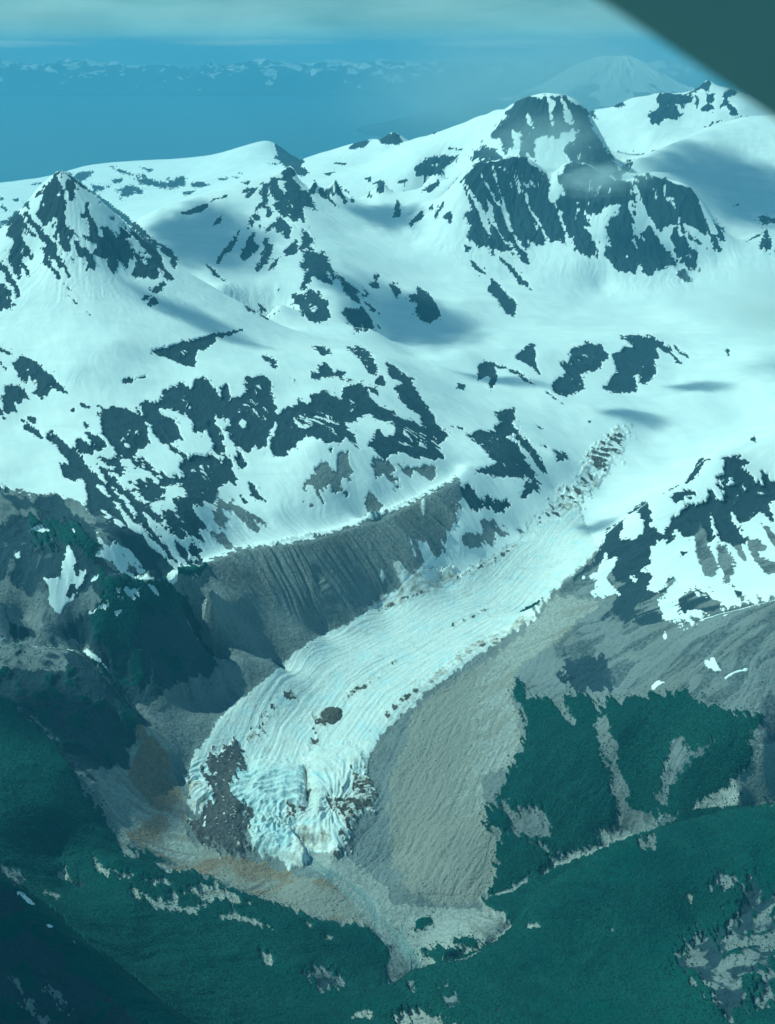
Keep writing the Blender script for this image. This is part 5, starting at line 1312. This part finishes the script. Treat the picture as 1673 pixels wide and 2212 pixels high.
# ------------------------------------------------------------------ wing of the aircraft we look out of
def cam_pt(u, v, depth):
    xc, F, Zc = ray(u, v)
    return np.array([xc * depth, F * depth, CAM_H + Zc * depth])
wing = bpy.data.objects.new('aircraft_wing', None); COL.objects.link(wing)
E0, E1 = cam_pt(1296, 0, 2.5), cam_pt(1672, 252, 2.9)
sp = (E1 - E0) / np.linalg.norm(E1 - E0)
vd = cam_pt(1500, 120, 1.0) - np.array([0, 0, CAM_H]); vd /= np.linalg.norm(vd)
up = np.cross(vd, sp); up /= np.linalg.norm(up)
if np.dot(up, cam_pt(1600, 0, 2.5) - E0) < 0: up = -up
ch = up * .93 + vd * .36; ch -= sp * np.dot(ch, sp); ch /= np.linalg.norm(ch)      # chord, away from the visible edge
nn = np.cross(sp, ch)
if np.dot(nn, vd) < 0: nn = -nn                                                  # nn points away from us: the upper skin
wing.location = tuple(E0)
def wing_strip(name, prof, s0, s1, mat, curve=0.):
    import bmesh
    bm = bmesh.new(); rings = []
    for k in range(13):
        s = s0 + (s1 - s0) * k / 12
        c = curve * ((s - .25) ** 2)
        rings.append([bm.verts.new(tuple(E0 + sp * s + ch * (a + c) + nn * t - E0)) for a, t in prof])
    for r0, r1 in zip(rings[:-1], rings[1:]):
        for i in range(len(prof)):
            j = (i + 1) % len(prof); bm.faces.new((r0[i], r0[j], r1[j], r1[i]))
    bm.faces.new(rings[0]); bm.faces.new(list(reversed(rings[-1])))
    bmesh.ops.recalc_face_normals(bm, faces=bm.faces)
    me = bpy.data.meshes.new(name); bm.to_mesh(me); bm.free(); me.materials.append(mat)
    for p in me.polygons: p.use_smooth = True
    o = bpy.data.objects.new(name, me); COL.objects.link(o); o.parent = wing; return o
m, nt, out = new_mat('wing_paint'); b = NB(nt)
bs = b.n('ShaderNodeBsdfPrincipled'); tc = b.n('ShaderNodeTexCoord')
b.l(b.mix(b.noise(tc.outputs['Object'], 3., 4), (.15, .20, .185), (.17, .225, .21)), bs.inputs['Base Color'])
bs.inputs['Roughness'].default_value = .5; b.l(bs.outputs[0], out.inputs['Surface'])
MAT_WING = m
def foil(c0, c1, n=14, lead=True):
    """airfoil outline between two chord stations"""
    def th(x): return .6 * 1.45 * (.2969 * math.sqrt(max(x, 0)) - .126 * x - .3516 * x * x + .2843 * x ** 3 - .1015 * x ** 4)
    xs = [c0 + (c1 - c0) * (1 - math.cos(math.pi * i / n)) / 2 for i in range(n + 1)]
    lo = [(x * 1.45, -th(x) * .5) for x in xs]; hi = [(x * 1.45, th(x)) for x in reversed(xs)]
    return lo + hi[(1 if c1 >= .999 else 0):(-1 if c0 <= .001 else None)]
wing_strip('leading_edge', foil(0, .16), -1.6, 2.4, MAT_WING, -.015)
wing_strip('wing_skin', foil(.1605, .74), -1.6, 2.4, MAT_WING, -.015)
wing_strip('aileron', foil(.745, 1.0), -1.6, 2.4, MAT_WING, -.015)
tag(wing, 'dark out of focus aircraft wing crossing the upper right corner', 'aircraft wing')

# ------------------------------------------------------------------ shrubs and boulders
def scatter(name, w, count, size, mat, label, cat, flat=.75, seed=1, sink=.2, power=1.0):
    r = np.random.RandomState(seed)
    a = np.abs(np.linalg.norm(np.cross(_tu, _tv), axis=-1)); a = np.minimum(a, (RR * .0032) ** 2); pw = (w * a * (vis | (r.rand(*w.shape) < .15)) / RR ** power).ravel()
    c = np.searchsorted(np.cumsum(pw) / pw.sum(), r.rand(count))
    c = np.clip(c, 0, len(posf) - NR - 2)
    f1, f2 = r.rand(count, 1), r.rand(count, 1)
    P = posf[c] * (1 - f1) * (1 - f2) + posf[c + 1] * f1 * (1 - f2) + posf[c + NR] * (1 - f1) * f2 + posf[c + NR + 1] * f1 * f2
    s = size[0] + (size[1] - size[0]) * r.rand(count) ** 2.2
    P[:, 2] -= s * sink * .5
    me = bpy.data.meshes.new(name); me.vertices.add(count); me.vertices.foreach_set('co', P.astype(np.float32).ravel())
    at_ = me.attributes.new('size', 'FLOAT', 'POINT'); at_.data.foreach_set('value', s.astype(np.float32))
    at_ = me.attributes.new('turn', 'FLOAT_VECTOR', 'POINT')
    at_.data.foreach_set('vector', np.stack([r.uniform(-.35, .35, count), r.uniform(-.35, .35, count), r.uniform(0, 6.28, count)], -1).astype(np.float32).ravel())
    o = bpy.data.objects.new(name, me); COL.objects.link(o)
    ng = bpy.data.node_groups.new(name + '_scatter', 'GeometryNodeTree')
    ng.interface.new_socket('Geometry', in_out='INPUT', socket_type='NodeSocketGeometry'); ng.interface.new_socket('Geometry', in_out='OUTPUT', socket_type='NodeSocketGeometry')
    N = ng.nodes.new; L = ng.links.new
    gi_, go_ = N('NodeGroupInput'), N('NodeGroupOutput')
    ics = N('GeometryNodeMeshIcoSphere'); ics.inputs['Radius'].default_value = .5; ics.inputs['Subdivisions'].default_value = 2
    spn = N('GeometryNodeSetPosition'); nz = N('ShaderNodeTexNoise'); nz.inputs['Scale'].default_value = 3.1; nz.inputs['Detail'].default_value = 1.
    vm = N('ShaderNodeVectorMath'); vm.operation = 'SUBTRACT'; vm.inputs[1].default_value = (.5, .5, .5)
    vm2 = N('ShaderNodeVectorMath'); vm2.operation = 'SCALE'; vm2.inputs['Scale'].default_value = .85
    L(nz.outputs['Color'], vm.inputs[0]); L(vm.outputs[0], vm2.inputs[0]); L(vm2.outputs[0], spn.inputs['Offset'])
    L(ics.outputs['Mesh'], spn.inputs['Geometry'])
    tr = N('GeometryNodeTransform'); tr.inputs['Scale'].default_value = (1, .85, flat); L(spn.outputs[0], tr.inputs['Geometry'])
    smt = N('GeometryNodeSetMaterial'); smt.inputs['Material'].default_value = mat; L(tr.outputs[0], smt.inputs['Geometry'])
    iop = N('GeometryNodeInstanceOnPoints'); L(gi_.outputs[0], iop.inputs['Points']); L(smt.outputs[0], iop.inputs['Instance'])
    na = N('GeometryNodeInputNamedAttribute'); na.data_type = 'FLOAT'; na.inputs['Name'].default_value = 'size'
    nb_ = N('GeometryNodeInputNamedAttribute'); nb_.data_type = 'FLOAT_VECTOR'; nb_.inputs['Name'].default_value = 'turn'
    L(na.outputs['Attribute'], iop.inputs['Scale']); L(nb_.outputs['Attribute'], iop.inputs['Rotation'])
    L(iop.outputs[0], go_.inputs[0])
    md = o.modifiers.new('scatter', 'NODES'); md.node_group = ng
    me.materials.append(mat)
    return tag(o, label, cat, kind='stuff')
def plain_mat(name, a, b_, rough=.9):
    m, nt, out = new_mat(name); b = NB(nt)
    bs = b.n('ShaderNodeBsdfPrincipled'); oi = b.n('ShaderNodeObjectInfo')
    b.l(b.mix(oi.outputs['Random'], a, b_), bs.inputs['Base Color']); bs.inputs['Roughness'].default_value = rough
    bs.inputs['Specular IOR Level'].default_value = .2
    b.l(bs.outputs[0], out.inputs['Surface']); return m
LEAF = plain_mat('alder_leaves', (.008, .038, .037), (.028, .076, .062))
STONE = plain_mat('boulder_stone', (.06, .06, .06), (.24, .23, .215))
wVv = np.where(wV > .45, wV, 0)
side = X > -.12 * Y
regn = [r[0] for r in REGIONS]
def isreg(*n): return np.isin(own, [regn.index(k) for k in n])
scatter('alder_scrub', wVv * isreg('left_forest_bench', 'rocky_hill', 'headland', 'cliff_promontory', 'valley_floor'), 45000, (1.6, 4.6), LEAF, 'dense dark alder scrub on the lower left slopes', 'scrub', seed=3)
scatter('alder_scrub', wVv * isreg('near_right_hill'), 45000, (1.5, 4.2), LEAF, 'dense dark alder scrub on the near hill at the lower right', 'scrub', seed=4)
scatter('alder_scrub', wVv * isreg('alder_slope', 'right_shoulder', 'right_ridge', 'scree_slope'), 30000, (1.8, 4.6), LEAF, 'dark alder scrub between the gravel chutes right of the scree', 'scrub', seed=5)
# loose bushes at the upper edge of the scrub
_edge = sstep(.02, .25, blur(wV, 9)) * (wV < .4) * (wG + wB + wP + .3 * wR > .4)
scatter('scattered_bushes', _edge, 7000, (1.8, 4.8), LEAF, 'loose bushes dotted over gravel and bare earth at the scrub edge', 'bushes', seed=6)
scatter('boulders', (wG + .8 * wB + .4 * wE + .5 * wD * (RR < 3600)) * (RR < 4300) * (1 - .75 * onfan) * (1 - .8 * wall), 12000, (1.0, 4.5), STONE, 'loose grey boulders strewn over moraine, scree and valley floor', 'boulders', flat=.7, seed=7)

# ------------------------------------------------------------------ dark heap of rock riding on the ice
def ground_z(x, y):
    i = int(round((math.atan2(x, y) - TH0) / (TH1 - TH0) * (NTH - 1))); j = int(np.argmin(np.abs(RR[i] - math.hypot(x, y)))); return Z[i, j]
mr, ma = np.meshgrid(np.linspace(0, 1, 40), np.linspace(0, 2 * np.pi, 120), indexing='ij')
mx, my, _ = at(712, 1540, 3010.)
_rad = 1 + .22 * gnoise(ma * 1.1, 0 * ma, 501) + .09 * gnoise(ma * 3.1, 0 * ma, 502)
_mx = np.cos(ma) * mr * 36 * _rad + 8; _my = np.sin(ma) * mr * 44 * _rad
_px, _py = mx + _mx, my + _my
_gz = np.array([[ground_z(a, b_) for a, b_ in zip(r0, r1)] for r0, r1 in zip(_px[::4, ::6], _py[::4, ::6])])
_gzf = np.mean(_gz) + (_my) * .06
_h = 9 * (1 - mr ** 2.4) - 3.5 + (1 - mr ** 4) * (fbm(_px, _py, 22., 4, 503, .6, ridged=True) * 3.4)
_one = np.ones_like(mr); _zr = np.zeros_like(mr)
tag(grid_mesh('debris_mound', np.stack([_px, _py, _gzf + _h], -1), MAT_GROUND, {'cover_a': (_zr, _zr, _zr), 'cover_b': (_zr, _zr, _one), 'cover_c': (_zr, _zr, _zr), 'cover_d': (_zr, _zr, _zr)}),
    'dark oval heap of rock debris lying on the lower glacier', 'debris mound')
